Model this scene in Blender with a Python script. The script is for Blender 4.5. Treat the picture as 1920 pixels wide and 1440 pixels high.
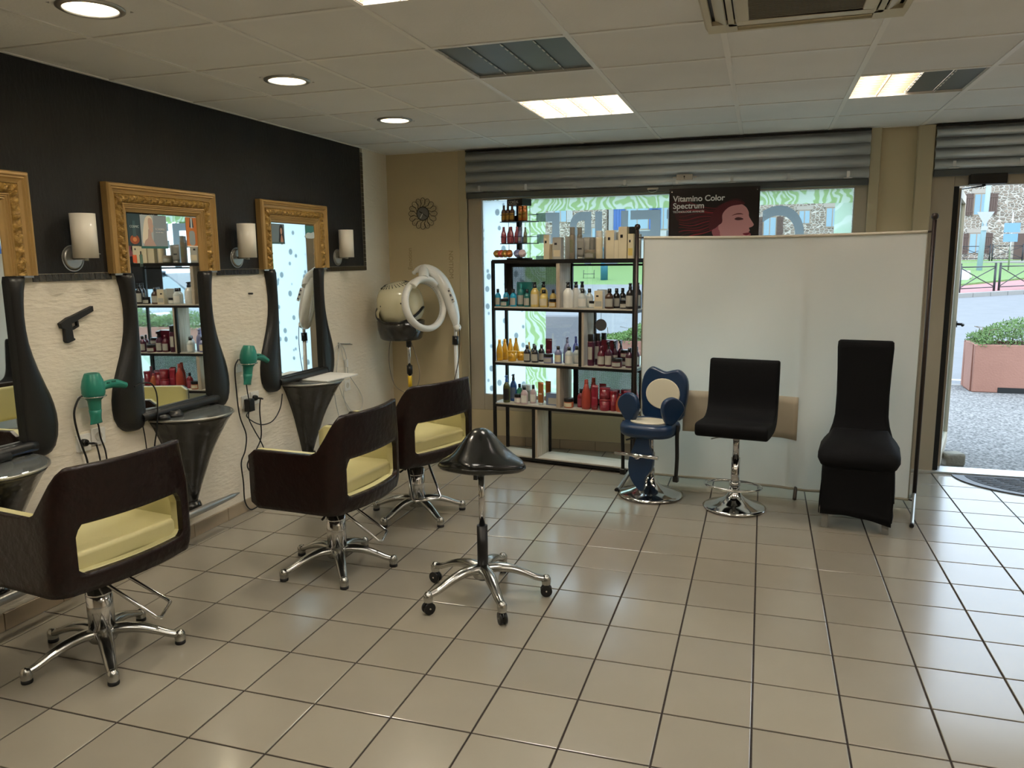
import bpy, bmesh, math, random
from mathutils import Vector, Matrix
random.seed(7)
for o in list(bpy.data.objects): bpy.data.objects.remove(o)
SC = bpy.context.scene
COL = SC.collection
PI = math.pi
def R(d): return math.radians(d)

# ---------------------------------------------------------------- camera
cam_d = bpy.data.cameras.new('camera'); cam = bpy.data.objects.new('camera', cam_d); COL.objects.link(cam)
def rotm(rx, ry, rz):
    return (Matrix.Rotation(rz, 3, 'Z') @ Matrix.Rotation(ry, 3, 'Y') @ Matrix.Rotation(rx, 3, 'X'))
M = rotm(1.41088059, 9.96212527e-03, 0.309020079).to_4x4()
M.translation = Vector((3.11014078, -3.82762959, 1.58919595))
cam.matrix_world = M
cam_d.sensor_fit = 'HORIZONTAL'; cam_d.sensor_width = 36.0; cam_d.lens = 36.0 * 1460.528 / 1920.0
cam_d.clip_start = 0.05; cam_d.clip_end = 400
SC.camera = cam
# ---------------------------------------------------------------- world, exposure
SKY_STRENGTH = 2.5
PANEL_STRENGTH = 22.0
SPOT_STRENGTH = 105.0
SC.view_settings.view_transform = 'Standard'; SC.view_settings.look = 'None'
SC.view_settings.gamma = 1.0; SC.view_settings.exposure = 0.72; SC.view_settings.use_curve_mapping = False
wd = bpy.data.worlds.new('overcast_sky'); SC.world = wd; wd.use_nodes = True
_n = wd.node_tree; _n.nodes.clear()
_o = _n.nodes.new('ShaderNodeOutputWorld'); _b = _n.nodes.new('ShaderNodeBackground')
_b.inputs[0].default_value = (0.68, 0.84, 1.0, 1); _b.inputs[1].default_value = SKY_STRENGTH
_n.links.new(_b.outputs[0], _o.inputs[0])
sun_d = bpy.data.lights.new('sun', 'SUN'); sun_d.energy = .9; sun_d.angle = R(25); sun_d.color = (1, .96, .9)
sun = bpy.data.objects.new('sun', sun_d); COL.objects.link(sun); sun.rotation_euler = (R(38), R(10), R(25)); sun.location = (0, -10, 30)

H = 2.4706

# ---------------------------------------------------------------- materials
def lin(c):
    if isinstance(c, str):
        c = [int(c[i:i+2], 16) for i in (0, 2, 4)]
    r = []
    for v in c[:3]:
        v = v / 255.0
        r.append(v / 12.92 if v <= 0.04045 else ((v + 0.055) / 1.055) ** 2.4)
    return (*r, 1.0)
_mats = {}
def mat(name, c, rough=.5, metal=0.0, bump=None, vary=None, coat=0.0, spec=.5, coords='Object', scale_xyz=None, trans=0, emit=None):
    """bump=(scale, strength, detail); vary=(scale, second colour, amount)"""
    if name in _mats: return _mats[name]
    m = bpy.data.materials.new(name); m.use_nodes = True
    nt = m.node_tree; N = nt.nodes; L = nt.links
    b = N['Principled BSDF']
    b.inputs['Base Color'].default_value = lin(c); b.inputs['Roughness'].default_value = rough
    b.inputs['Metallic'].default_value = metal; b.inputs['Coat Weight'].default_value = coat
    b.inputs['Coat Roughness'].default_value = .12
    b.inputs['Specular IOR Level'].default_value = spec
    if trans: b.inputs['Transmission Weight'].default_value = trans
    tc = N.new('ShaderNodeTexCoord'); mp = N.new('ShaderNodeMapping'); L.new(tc.outputs[coords], mp.inputs[0])
    if scale_xyz: mp.inputs['Scale'].default_value = scale_xyz
    if vary is None: vary = (6, None, .12)
    nz = N.new('ShaderNodeTexNoise'); nz.inputs['Scale'].default_value = vary[0]; nz.inputs['Detail'].default_value = 4
    L.new(mp.outputs[0], nz.inputs['Vector'])
    mix = N.new('ShaderNodeMix'); mix.data_type = 'RGBA'
    c1 = lin(c); c2 = lin(vary[1]) if vary[1] else tuple(v * .8 for v in c1[:3]) + (1,)
    mix.inputs[6].default_value = c1; mix.inputs[7].default_value = c2
    mr = N.new('ShaderNodeMapRange'); mr.inputs[1].default_value = .35; mr.inputs[2].default_value = .7
    mr.inputs[3].default_value = 0; mr.inputs[4].default_value = vary[2]
    L.new(nz.outputs[0], mr.inputs[0]); L.new(mr.outputs[0], mix.inputs[0]); L.new(mix.outputs[2], b.inputs['Base Color'])
    if bump:
        bn = N.new('ShaderNodeTexNoise'); bn.inputs['Scale'].default_value = bump[0]; bn.inputs['Detail'].default_value = bump[2] if len(bump) > 2 else 3
        L.new(mp.outputs[0], bn.inputs['Vector'])
        bp = N.new('ShaderNodeBump'); bp.inputs['Strength'].default_value = bump[1]; bp.inputs['Distance'].default_value = .01
        L.new(bn.outputs[0], bp.inputs['Height']); L.new(bp.outputs[0], b.inputs['Normal'])
    if emit:
        b.inputs['Emission Color'].default_value = lin(emit[0]); b.inputs['Emission Strength'].default_value = emit[1]
    _mats[name] = m
    return m
def tile_mat(name, c, rough, spread=.06, c2=None, bump=None):
    """each object gets its own slight shade (Object Info random)"""
    m = mat(name, c, rough, vary=(3.5, c2, .35), bump=bump, coords='Object')
    nt = m.node_tree; N = nt.nodes; L = nt.links; b = N['Principled BSDF']
    src = b.inputs['Base Color'].links[0].from_socket
    oi = N.new('ShaderNodeObjectInfo'); hs = N.new('ShaderNodeHueSaturation'); mr = N.new('ShaderNodeMapRange')
    mr.inputs[3].default_value = 1 - spread; mr.inputs[4].default_value = 1 + spread
    L.new(oi.outputs['Random'], mr.inputs[0]); L.new(mr.outputs[0], hs.inputs['Value']); L.new(src, hs.inputs['Color']); L.new(hs.outputs[0], b.inputs['Base Color'])
    return m
def glass_mat(name, tint=(.93, .97, .96), gloss=.07):
    m = bpy.data.materials.new(name); m.use_nodes = True; nt = m.node_tree; nt.nodes.clear(); N = nt.nodes; L = nt.links
    o = N.new('ShaderNodeOutputMaterial'); t = N.new('ShaderNodeBsdfTransparent'); g = N.new('ShaderNodeBsdfGlossy'); x = N.new('ShaderNodeMixShader')
    t.inputs[0].default_value = (*tint, 1); g.inputs['Roughness'].default_value = .02; x.inputs[0].default_value = gloss
    L.new(t.outputs[0], x.inputs[1]); L.new(g.outputs[0], x.inputs[2]); L.new(x.outputs[0], o.inputs[0])
    return m
def film_mat(name, c1, c2, clear, scale=9, kind='leaf'):
    """translucent printed adhesive film"""
    m = bpy.data.materials.new(name); m.use_nodes = True; nt = m.node_tree; nt.nodes.clear(); N = nt.nodes; L = nt.links
    o = N.new('ShaderNodeOutputMaterial'); t = N.new('ShaderNodeBsdfTransparent'); d = N.new('ShaderNodeBsdfTranslucent'); x = N.new('ShaderNodeMixShader')
    tc = N.new('ShaderNodeTexCoord'); mp = N.new('ShaderNodeMapping'); L.new(tc.outputs['Object'], mp.inputs[0])
    cr = N.new('ShaderNodeValToRGB'); cr.color_ramp.elements[0].color = lin(c1); cr.color_ramp.elements[1].color = lin(c2)
    if kind == 'leaf':
        nz = N.new('ShaderNodeTexNoise'); nz.inputs['Scale'].default_value = 3; L.new(mp.outputs[0], nz.inputs['Vector'])
        ad = N.new('ShaderNodeMixRGB'); ad.inputs[0].default_value = .35; L.new(mp.outputs[0], ad.inputs[1]); L.new(nz.outputs['Color'], ad.inputs[2])
        v = N.new('ShaderNodeTexWave'); v.inputs['Scale'].default_value = scale; v.inputs['Distortion'].default_value = 16; v.inputs['Detail'].default_value = 2
        L.new(ad.outputs[0], v.inputs['Vector']); L.new(v.outputs['Fac'], cr.inputs[0])
        cr.color_ramp.elements[0].position = .35; cr.color_ramp.elements[1].position = .75
    elif kind == 'pebble':
        v = N.new('ShaderNodeTexVoronoi'); v.inputs['Scale'].default_value = scale; v.inputs['Randomness'].default_value = .85; mp.inputs['Scale'].default_value = (1.25, 1, .9)
        L.new(mp.outputs[0], v.inputs['Vector']); L.new(v.outputs['Distance'], cr.inputs[0])
        cr.color_ramp.elements[0].position = .24; cr.color_ramp.elements[1].position = .30
    L.new(cr.outputs[0], d.inputs[0]); x.inputs[0].default_value = 1 - clear
    L.new(t.outputs[0], x.inputs[1]); L.new(d.outputs[0], x.inputs[2]); L.new(x.outputs[0], o.inputs[0])
    return m
def mesh_panel_mat(name, pitch):
    """black sheet with a grid of small punched holes"""
    m = bpy.data.materials.new(name); m.use_nodes = True; nt = m.node_tree; nt.nodes.clear(); N = nt.nodes; L = nt.links
    o = N.new('ShaderNodeOutputMaterial'); t = N.new('ShaderNodeBsdfTransparent'); d = N.new('ShaderNodeBsdfPrincipled'); x = N.new('ShaderNodeMixShader')
    d.inputs['Base Color'].default_value = (.01, .01, .01, 1); d.inputs['Roughness'].default_value = .5
    tc = N.new('ShaderNodeTexCoord'); s = N.new('ShaderNodeSeparateXYZ'); L.new(tc.outputs['Object'], s.inputs[0])
    def sn(sock):
        a = N.new('ShaderNodeMath'); a.operation = 'MULTIPLY'; a.inputs[1].default_value = 2 * PI / pitch; L.new(sock, a.inputs[0])
        b = N.new('ShaderNodeMath'); b.operation = 'SINE'; L.new(a.outputs[0], b.inputs[0]); return b.outputs[0]
    mu = N.new('ShaderNodeMath'); mu.operation = 'MULTIPLY'; L.new(sn(s.outputs[0]), mu.inputs[0]); L.new(sn(s.outputs[2]), mu.inputs[1])
    g = N.new('ShaderNodeMath'); g.operation = 'GREATER_THAN'; g.inputs[1].default_value = .42; L.new(mu.outputs[0], g.inputs[0])
    L.new(g.outputs[0], x.inputs[0]); L.new(d.outputs[0], x.inputs[1]); L.new(t.outputs[0], x.inputs[2]); L.new(x.outputs[0], o.inputs[0])
    return m
def emit_mat(name, c, s):
    m = bpy.data.materials.new(name); m.use_nodes = True; nt = m.node_tree; nt.nodes.clear(); N = nt.nodes
    o = N.new('ShaderNodeOutputMaterial'); e = N.new('ShaderNodeEmission'); e.inputs[0].default_value = lin(c); e.inputs[1].default_value = s
    nt.links.new(e.outputs[0], o.inputs[0]); return m

MT = dict(
 plaster=mat('cream_plaster', 'e9e1d0', .75, bump=(34, .55, 6), vary=(3, 'dfd5c1', .5), scale_xyz=(1, .45, 1.6)),
 blackwall=mat('black_paint', '1d1c1b', .62, bump=(30, .45, 5), vary=(2.5, '262422', .8), scale_xyz=(1, 2, .7), spec=.35),
 beige=mat('beige_paint', 'd0c09c', .7, bump=(60, .08), vary=(2, 'c8b894', .5)),
 beige2=mat('beige_frame_paint', 'c2b697', .5, vary=(2, 'baae8f', .4)),
 frame=mat('window_frame_lacquer', 'b8ad99', .4, vary=(3, 'aea38f', .4)),
 ceil=tile_mat('ceiling_tile_paint', 'e6e4df', .85, .03, 'dcdad4', bump=(90, .12)),
 grid=mat('ceiling_grid_enamel', 'ece9e2', .4),
 floor=tile_mat('glazed_beige_tile', '968f80', .22, .05, '8e8676', bump=(5, .03)),
 grout=mat('dark_grout', '2b221b', .85, bump=(60, .3)),
 plinth=tile_mat('plinth_tile_glaze', 'a8977f', .3, .05),
 steel=mat('galvanised_steel', 'dde1e3', .30, .45, bump=(4, .06), vary=(2, 'b5babd', .3)),
 steel_d=mat('dull_steel', '5d6263', .45, .7),
 chrome=mat('chrome', 'd8d8d8', .1, 1.0),
 alu=mat('polished_aluminium', 'b9b9b4', .22, 1.0, bump=(9, .04)),
 satin=mat('satin_metal', 'b4b3ae', .35, .9),
 blk=mat('black_metal', '141312', .45, .2),
 blkp=mat('black_plastic', '111111', .35),
 rubber=mat('black_rubber', '0d0d0d', .6),
 gold=mat('gilded_wood', 'b3925c', .36, .2, bump=(70, .12, 4), vary=(5, 'a08048', .5)),
 goldr=mat('gilded_relief', 'b8954f', .3, .3, bump=(55, 1.0, 5), vary=(60, '84602a', .9)),
 mirror=mat('silvered_glass', 'f2f6f5', .015, 1.0, vary=(1, 'f2f6f5', 0)),
 pad=mat('black_leatherette', '121213', .42, bump=(110, .08), coat=.1),
 croc=mat('dark_brown_crocodile_leather', '1d0b07', .36, bump=(30, .45, 2), vary=(30, '120604', .8), coat=.06, spec=.35),
 lining=mat('cream_leatherette', 'cfc793', .38, bump=(60, .06), vary=(3, 'c5bc86', .5)),
 ktop=mat('smoked_glass_top', '8d9290', .1, .55),
 kcone=mat('black_crocodile_gloss', '1b1a19', .2, bump=(16, 1.0, 1), coat=.5, vary=(16, '0c0c0c', .8)),
 teal=mat('teal_plastic', '268574', .33, bump=(4, .02), vary=(8, '207a6a', .6)),
 shade=mat('opal_glass_shade', 'f3ecdd', .35, coat=.2),
 whitep=mat('white_plastic', 'e9e8e2', .28, coat=.3),
 creamp=mat('cream_plastic', 'dbd5b4', .25, coat=.4),
 smoke=mat('smoked_visor_plastic', '2d2b29', .2, coat=.4),
 cordw=mat('white_cable', 'cfcdc6', .5),
 cordb=mat('black_cable', '0f0f0f', .5),
 paper=mat('white_paper', 'e8e6e0', .7),
 oak=mat('light_wood_grain', 'c3b6a2', .6, vary=(7, 'a3937c', .9), scale_xyz=(9, 9, .7)),
 shelf=mat('whitewashed_shelf_board', 'cbc4b6', .5, vary=(7, 'b0a695', .8), scale_xyz=(.7, 9, 9)),
 bluel=mat('blue_vinyl', '123154', .33, coat=.2, vary=(4, '0f2a48', .6)),
 creamv=mat('cream_vinyl', 'ded6bd', .4),
 blackf=mat('black_stretch_cloth', '08080a', .8, bump=(160, .1), spec=.25),
 blacks=mat('black_saddle_leather', '10110f', .22, coat=.35, bump=(140, .05)),
 fabric=None, yellow=mat('yellow_sticker', 'e0b81e', .5),
 pvc=mat('ac_cream_plastic', 'c8bfa4', .4), acgrill=mat('ac_grille', '6f6650', .6),
 cardb=mat('raw_brown_panel', 'b5a384', .7),
)
# fabric of the screen: thin white cloth that lets some window light through
def cloth():
    m = bpy.data.materials.new('thin_white_cloth'); m.use_nodes = True; nt = m.node_tree; nt.nodes.clear(); N = nt.nodes; L = nt.links
    o = N.new('ShaderNodeOutputMaterial'); d = N.new('ShaderNodeBsdfDiffuse'); t = N.new('ShaderNodeBsdfTranslucent'); x = N.new('ShaderNodeMixShader')
    d.inputs[0].default_value = lin('e4e1d6'); t.inputs[0].default_value = lin('dad6c8'); x.inputs[0].default_value = .3
    tc = N.new('ShaderNodeTexCoord'); nz = N.new('ShaderNodeTexNoise'); nz.inputs['Scale'].default_value = 300; L.new(tc.outputs['Object'], nz.inputs['Vector'])
    b = N.new('ShaderNodeBump'); b.inputs['Strength'].default_value = .15; b.inputs['Distance'].default_value = .002; L.new(nz.outputs[0], b.inputs['Height']); L.new(b.outputs[0], d.inputs['Normal'])
    L.new(d.outputs[0], x.inputs[1]); L.new(t.outputs[0], x.inputs[2]); L.new(x.outputs[0], o.inputs[0]); return m
MT['fabric'] = cloth()
_fb = MT['floor'].node_tree.nodes['Principled BSDF']; _fb.inputs['Coat Weight'].default_value = .4; _fb.inputs['Coat Roughness'].default_value = .13
MT['glass'] = glass_mat('window_glass')

# ---------------------------------------------------------------- mesh helpers
class MB:
    def __init__(s): s.v = []; s.f = []; s.sm = []; s.mi = []; s.cur = 0
    def add(s, vs, fs, smooth=False):
        k = len(s.v); s.v += [tuple(p) for p in vs]
        for f in fs: s.f.append(tuple(k + i for i in f)); s.sm.append(smooth); s.mi.append(s.cur)
        return s
    def box(s, a, b):
        x0, y0, z0 = [min(p, q) for p, q in zip(a, b)]; x1, y1, z1 = [max(p, q) for p, q in zip(a, b)]
        return s.add([(x0,y0,z0),(x1,y0,z0),(x1,y1,z0),(x0,y1,z0),(x0,y0,z1),(x1,y0,z1),(x1,y1,z1),(x0,y1,z1)],
              [(0,3,2,1),(4,5,6,7),(0,1,5,4),(1,2,6,5),(2,3,7,6),(3,0,4,7)])
    def obox(s, c, size, rz=0, M=None):
        hx, hy, hz = [q / 2 for q in size]
        P = [(-hx,-hy,-hz),(hx,-hy,-hz),(hx,hy,-hz),(-hx,hy,-hz),(-hx,-hy,hz),(hx,-hy,hz),(hx,hy,hz),(-hx,hy,hz)]
        m = M if M is not None else Matrix.Rotation(rz, 3, 'Z')
        return s.add([Vector(c) + m @ Vector(p) for p in P], [(0,3,2,1),(4,5,6,7),(0,1,5,4),(1,2,6,5),(2,3,7,6),(3,0,4,7)])
    def lathe(s, prof, n=24, c=(0,0,0), smooth=True, M=None, a0=0, a1=2*PI, sx=1, sy=1):
        full = abs(a1 - a0 - 2 * PI) < 1e-6; m = n if full else n + 1
        vs = []; k = len(prof)
        for i in range(m):
            a = a0 + (a1 - a0) * i / n
            for r, z in prof:
                p = Vector((r * math.cos(a) * sx, r * math.sin(a) * sy, z))
                if M is not None: p = M @ p
                vs.append(p + Vector(c))
        fs = []
        for i in range(n):
            i2 = (i + 1) % m
            for j in range(k - 1): fs.append((i*k+j, i2*k+j, i2*k+j+1, i*k+j+1))
        s.add(vs, fs, smooth)
        return s
    def cyl(s, p0, p1, r0, r1=None, n=16, caps=True, smooth=True):
        r1 = r0 if r1 is None else r1
        p0, p1 = Vector(p0), Vector(p1); d = p1 - p0; L = d.length
        q = Vector((0, 0, 1)).rotation_difference(d.normalized()).to_matrix()
        prof = ([(0, 0)] if caps else []) + [(r0, 0), (r1, L)] + ([(0, L)] if caps else [])
        k0 = len(s.f); s.lathe(prof, n, p0, smooth, q)
        if caps:
            per = len(prof) - 1
            for i in range(n): s.sm[k0 + i*per] = False; s.sm[k0 + i*per + per - 1] = False
        return s
    def tube(s, pts, r, n=8, rad=None, caps=True, flat=1.0):
        pts = [Vector(p) for p in pts]; vs = []; fs = []
        up = None
        for i, p in enumerate(pts):
            t = (pts[min(i+1, len(pts)-1)] - pts[max(i-1, 0)]).normalized()
            if up is None: up = Vector((0,0,1)) if abs(t.z) < .9 else Vector((1,0,0))
            a = (up - t * up.dot(t)); a = a.normalized() if a.length > 1e-6 else t.orthogonal().normalized(); b = t.cross(a); up = a
            rr = rad[i] if rad else r
            for j in range(n):
                th = 2 * PI * j / n; vs.append(p + a * math.cos(th) * rr * flat + b * math.sin(th) * rr)
        for i in range(len(pts) - 1):
            for j in range(n): fs.append((i*n+j, i*n+(j+1) % n, (i+1)*n+(j+1) % n, (i+1)*n+j))
        s.add(vs, fs, True)
        if caps:
            k = len(s.v) - len(vs); s.f.append(tuple(k + j for j in range(n))[::-1]); s.sm.append(False); s.mi.append(s.cur)
            s.f.append(tuple(k + (len(pts)-1)*n + j for j in range(n))); s.sm.append(False); s.mi.append(s.cur)
        return s
    def prism(s, poly, axis, a, b):
        """poly 2D; axis 'x': (y,z) ; 'y': (x,z) ; 'z': (x,y)"""
        def P(u, w, t): return {'x': (t, u, w), 'y': (u, t, w), 'z': (u, w, t)}[axis]
        n = len(poly); vs = [P(u, w, a) for u, w in poly] + [P(u, w, b) for u, w in poly]
        fs = [tuple(range(n)), tuple(range(2*n-1, n-1, -1))] + [(i, i + n, (i+1) % n + n, (i+1) % n) for i in range(n)]
        return s.add(vs, fs)
    def grid_solid(s, PO, PI_, mask=None, smooth=True):
        """closed sheet between two grids of points"""
        nu, nv = len(PO), len(PO[0]); k = len(s.v)
        vs = [p for row in PO for p in row] + [p for row in PI_ for p in row]; off = nu * nv
        fs = []; ed = {}
        id_ = lambda i, j: i * nv + j
        for i in range(nu - 1):
            for j in range(nv - 1):
                if mask and not mask(i, j): continue
                q = (id_(i,j), id_(i+1,j), id_(i+1,j+1), id_(i,j+1)); fs.append(q); fs.append(tuple(off + x for x in q[::-1]))
                for a, b in zip(q, q[1:] + q[:1]): ed[(a, b)] = 1
        s.add(vs, fs, smooth)
        side = [(b, a, off + a, off + b) for (a, b) in ed if (b, a) not in ed]
        for f in side: s.f.append(tuple(k + x for x in f)); s.sm.append(False); s.mi.append(s.cur)
        return s
    def mesh(s, name):
        me = bpy.data.meshes.new(name); me.from_pydata([tuple(p) for p in s.v], [], s.f)
        me.polygons.foreach_set('use_smooth', s.sm); me.polygons.foreach_set('material_index', s.mi)
        bm = bmesh.new(); bm.from_mesh(me); bmesh.ops.remove_doubles(bm, verts=bm.verts, dist=1e-5); bmesh.ops.recalc_face_normals(bm, faces=bm.faces); bm.to_mesh(me); bm.free()
        return me
    def build(s, name, m, parent=None, bevel=0, subsurf=0, seg=2):
        me = s.mesh(name)
        for x in (m if isinstance(m, (list, tuple)) else [m]): me.materials.append(x)
        o = bpy.data.objects.new(name, me); COL.objects.link(o)
        if parent: o.parent = parent
        if bevel:
            b = o.modifiers.new('bevel', 'BEVEL'); b.width = bevel; b.segments = seg; b.limit_method = 'ANGLE'; b.angle_limit = R(35)
            if seg > 1:
                for p in me.polygons: p.use_smooth = True
                b.harden_normals = True
        if subsurf:
            q = o.modifiers.new('subd', 'SUBSURF'); q.levels = subsurf; q.render_levels = subsurf
            for p in me.polygons: p.use_smooth = True
        return o
def smooth_path(P, n=6):
    P = [Vector(p) for p in P]; out = []
    for i in range(len(P) - 1):
        p0 = P[max(i-1, 0)]; p1 = P[i]; p2 = P[i+1]; p3 = P[min(i+2, len(P)-1)]
        for k in range(n):
            t = k / n
            out.append(.5 * ((2*p1) + (-p0+p2)*t + (2*p0-5*p1+4*p2-p3)*t*t + (-p0+3*p1-3*p2+p3)*t**3))
    out.append(P[-1]); return out
def smooth2(P, n=5, closed=True):
    out = []; m = len(P)
    for i in range(m if closed else m - 1):
        g = (lambda k: P[k % m]) if closed else (lambda k: P[min(max(k, 0), m-1)])
        p0, p1, p2, p3 = g(i-1), g(i), g(i+1), g(i+2)
        for k in range(n):
            t = k / n
            out.append(tuple(.5 * (2*b + (-a+c)*t + (2*a-5*b+4*c-d)*t*t + (-a+3*b-3*c+d)*t**3) for a, b, c, d in zip(p0, p1, p2, p3)))
    return out
def thing(name, label, cat, loc=(0,0,0), rz=0, group=None):
    o = bpy.data.objects.new(name, None); COL.objects.link(o); o.empty_display_size = .05
    o.location = loc; o.rotation_euler = (0, 0, rz); return tag(o, label, cat, group)
def tag(o, label, cat, group=None, kind=None):
    o['label'] = label; o['category'] = cat
    if group: o['group'] = group
    if kind: o['kind'] = kind
    return o
def struct(o, label=None):
    o['kind'] = 'structure'
    if label: o['label'] = label
    return o
def copy_tree(o, parent=None):
    c = o.copy(); COL.objects.link(c); c.parent = parent
    for ch in list(o.children): copy_tree(ch, c)
    return c
def inst(o, name=None, parent=None, loc=None):
    c = o.copy(); COL.objects.link(c)
    if parent: c.parent = parent
    if loc: c.location = loc
    return c
def text(body, size, m, parent, loc, rot, name='lettering', bold=0, extrude=.0006, align='LEFT', sx=1, sy=1):
    cu = bpy.data.curves.new(name, 'FONT'); cu.body = body; cu.size = size; cu.extrude = extrude; cu.offset = bold; cu.align_x = align
    o = bpy.data.objects.new(name, cu); COL.objects.link(o); o.location = loc; o.rotation_euler = rot; o.scale = (sx, sy, 1)
    cu.materials.append(m)
    bpy.context.view_layer.update()
    dg = bpy.context.evaluated_depsgraph_get(); me = bpy.data.meshes.new_from_object(o.evaluated_get(dg)); me.name = name
    n = bpy.data.objects.new(name, me); n.location = loc; n.rotation_euler = rot; n.scale = (sx, sy, 1)
    bpy.data.objects.remove(o); bpy.data.curves.remove(cu); COL.objects.link(n); n.name = name
    if parent: n.parent = parent
    return n
def rrect(x0, y0, x1, y1, r, n=4):
    out = []
    for cx, cy, a in ((x1-r, y1-r, 0), (x0+r, y1-r, 90), (x0+r, y0+r, 180), (x1-r, y0+r, 270)):
        for k in range(n + 1):
            t = R(a + 90 * k / n); out.append((cx + r*math.cos(t), cy + r*math.sin(t)))
    return out
CAMP = Vector((3.11014078, -3.82762959, 1.58919595)); CAMR = M.to_3x3()
def seen(x, y, z, m=40):
    q = CAMR.transposed() @ (Vector((x, y, z)) - CAMP)
    if q.z > -.1: return False
    u = 960 + 1460.5 * q.x / -q.z; v = 720 - 1460.5 * q.y / -q.z
    return -m < u < 1920 + m and -m < v < 1440 + m
# ================================================================ ROOM SHELL
XR, YB, YW = 6.4, -6.0, 2.40     # right wall, back wall, window wall
# floor with tiles
fl = struct(MB().box((0, YB, -.10), (XR, YW + .02, -.004)).build('floor', MT['grout']))
TP = .302465; TX, TY = 3.1326, -1.26337
cells = []
for i in range(-11, 12):
    for j in range(-17, 14):
        x0, x1 = TX + i*TP, TX + (i+1)*TP; y0, y1 = TY + j*TP, TY + (j+1)*TP
        x0, x1, y0, y1 = max(x0, 0), min(x1, XR), max(y0, YB), min(y1, YW)
        if x1 - x0 < .02 or y1 - y0 < .02: continue
        d = (Vector(((x0+x1)/2, (y0+y1)/2, 0)) - CAMP).length
        vis = any(seen(x, y, 0, 0) for x in (x0, x1) for y in (y0, y1))
        cells.append((0 if vis else 1, d, x0, x1, y0, y1))
cells.sort()
rest = MB(); tcache = {}
for k, (nv, d, x0, x1, y0, y1) in enumerate(cells):
    g = .0036; w, h = round(x1-x0, 4), round(y1-y0, 4)
    if k < 300 and not nv:
        key = (w, h)
        if key not in tcache:
            b = MB(); hw, hh = w/2-g, h/2-g; e = .002
            b.add([(-hw,-hh,-.004),(hw,-hh,-.004),(hw,hh,-.004),(-hw,hh,-.004),(-hw,-hh,-.001),(hw,-hh,-.001),(hw,hh,-.001),(-hw,hh,-.001),(-hw+e,-hh+e,0),(hw-e,-hh+e,0),(hw-e,hh-e,0),(-hw+e,hh-e,0)],
                  [(0,1,5,4),(1,2,6,5),(2,3,7,6),(3,0,4,7),(4,5,9,8),(5,6,10,9),(6,7,11,10),(7,4,8,11),(8,9,10,11)])
            o = b.build('floor_tile', MT['floor']); tcache[key] = o.data
        else:
            o = bpy.data.objects.new('floor_tile', tcache[key]); COL.objects.link(o)
        o.parent = fl; o.location = ((x0+x1)/2, (y0+y1)/2, random.uniform(-.0003, .0003))
    else:
        rest.box((x0+g, y0+g, -.005), (x1-g, y1-g, 0))
if rest.v:
    r_ = rest.build('floor_tiles', MT['floor'], fl); r_['kind'] = 'stuff'

# left wall: plaster + black panel + mosaic edge
wl = struct(MB().box((-.15, YB, 0), (0, YW+.2, H+.1)).build('wall_left', MT['plaster']))
bp_ = MB().box((0, YB, 1.525), (.004, 1.93, H)).build('black_upper_panel', MT['blackwall'], wl)
mos = mat('dark_mosaic_glaze', '26231f', .12, coat=.5, vary=(20, '4a443c', .7)); joint = mat('pale_joint', 'a59c88', .8)
jt = MB().box((0, YB, 1.505), (.005, 1.965, 1.541)).box((0, 1.929, 1.505), (.005, 1.965, H)).build('mosaic_joint', joint, wl)
mt_mesh = MB().box((0, -.0160, -.0160), (.009, .0160, .0160)).mesh('mosaic_tile'); mt_mesh.materials.append(mos)
mrest = MB()
def mosaic(y, z):
    if -1.25 < y: 
        o = bpy.data.objects.new('mosaic_tile', mt_mesh); COL.objects.link(o); o.parent = wl; o.location = (0, y, z)
    else: mrest.box((0, y-.016, z-.016), (.009, y+.016, z+.016))
y = 1.947
k = 0
while y - .0345*k > -2.6:
    yy = y - .0345*k; k += 1
    if any(abs(yy - c) < .40 for c in (-1.53, -.30, .93)) : continue
    mosaic(yy, 1.523)
for k in range(1, 27): mosaic(1.947, 1.523 + .0345*k)
if mrest.v: q = mrest.build('mosaic_tiles', mos, wl); q['kind'] = 'stuff'

# window wall built of pieces
ww = MB()
ww.box((-.1, YW, 0), (.735, YW+.2, H+.1))
ww.box((3.80, YW+.03, 0), (4.205, YW+.2, H+.1))
ww.box((.735, YW, 0), (3.80, YW+.2, .30))
ww.box((5.42, YW, 0), (XR+.1, YW+.2, .9)); ww.box((6.2, YW, .9), (XR+.1, YW+.2, H+.1))
ww.box((.735, YW+.08, 2.15), (3.80, YW+.2, H+.1)); ww.box((4.205, YW+.08, 2.15), (6.2, YW+.2, H+.1))
wb = struct(ww.build('wall_front', MT['beige']))
t1 = struct(MB().box((.665, YW-.02, 0), (.735, YW+.1, H)).build('trim_1', MT['beige2'], bevel=.003, seg=1))
t2 = struct(MB().box((3.80, YW-.02, 0), (3.868, YW+.1, H)).build('trim_2', MT['beige2'], bevel=.003, seg=1))
t3 = struct(MB().box((4.10, YW-.03, 0), (4.205, YW+.1, H)).build('trim_3', MT['beige2'], bevel=.003, seg=1))
# faint vertical stencil lettering on the beige wall
sten = mat('stencil_brown', 'a3906a', .7)
text('Emotion', .055, sten, wb, (.215, YW-.001, 1.50), (R(90), R(-90), 0), sx=1)
text('NOITIOM', .055, sten, wb, (.560, YW-.001, 1.66), (R(90), R(90), 0))
text('Notion', .06, mat('stencil_dark', '6b5a40', .7), wb, (.46, YW-.001, 1.16), (R(90), 0, 0), bold=.001)

# back and right walls
struct(MB().box((-.1, YB-.15, 0), (XR+.1, YB, H+.1)).build('wall_back', mat('warm_white_paint', 'cdc3b0', .8)))
struct(MB().box((XR, YB, 0), (XR+.15, YW, H+.1)).build('wall_right', mat('warm_white_paint', 'cdc3b0', .8)))

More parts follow.
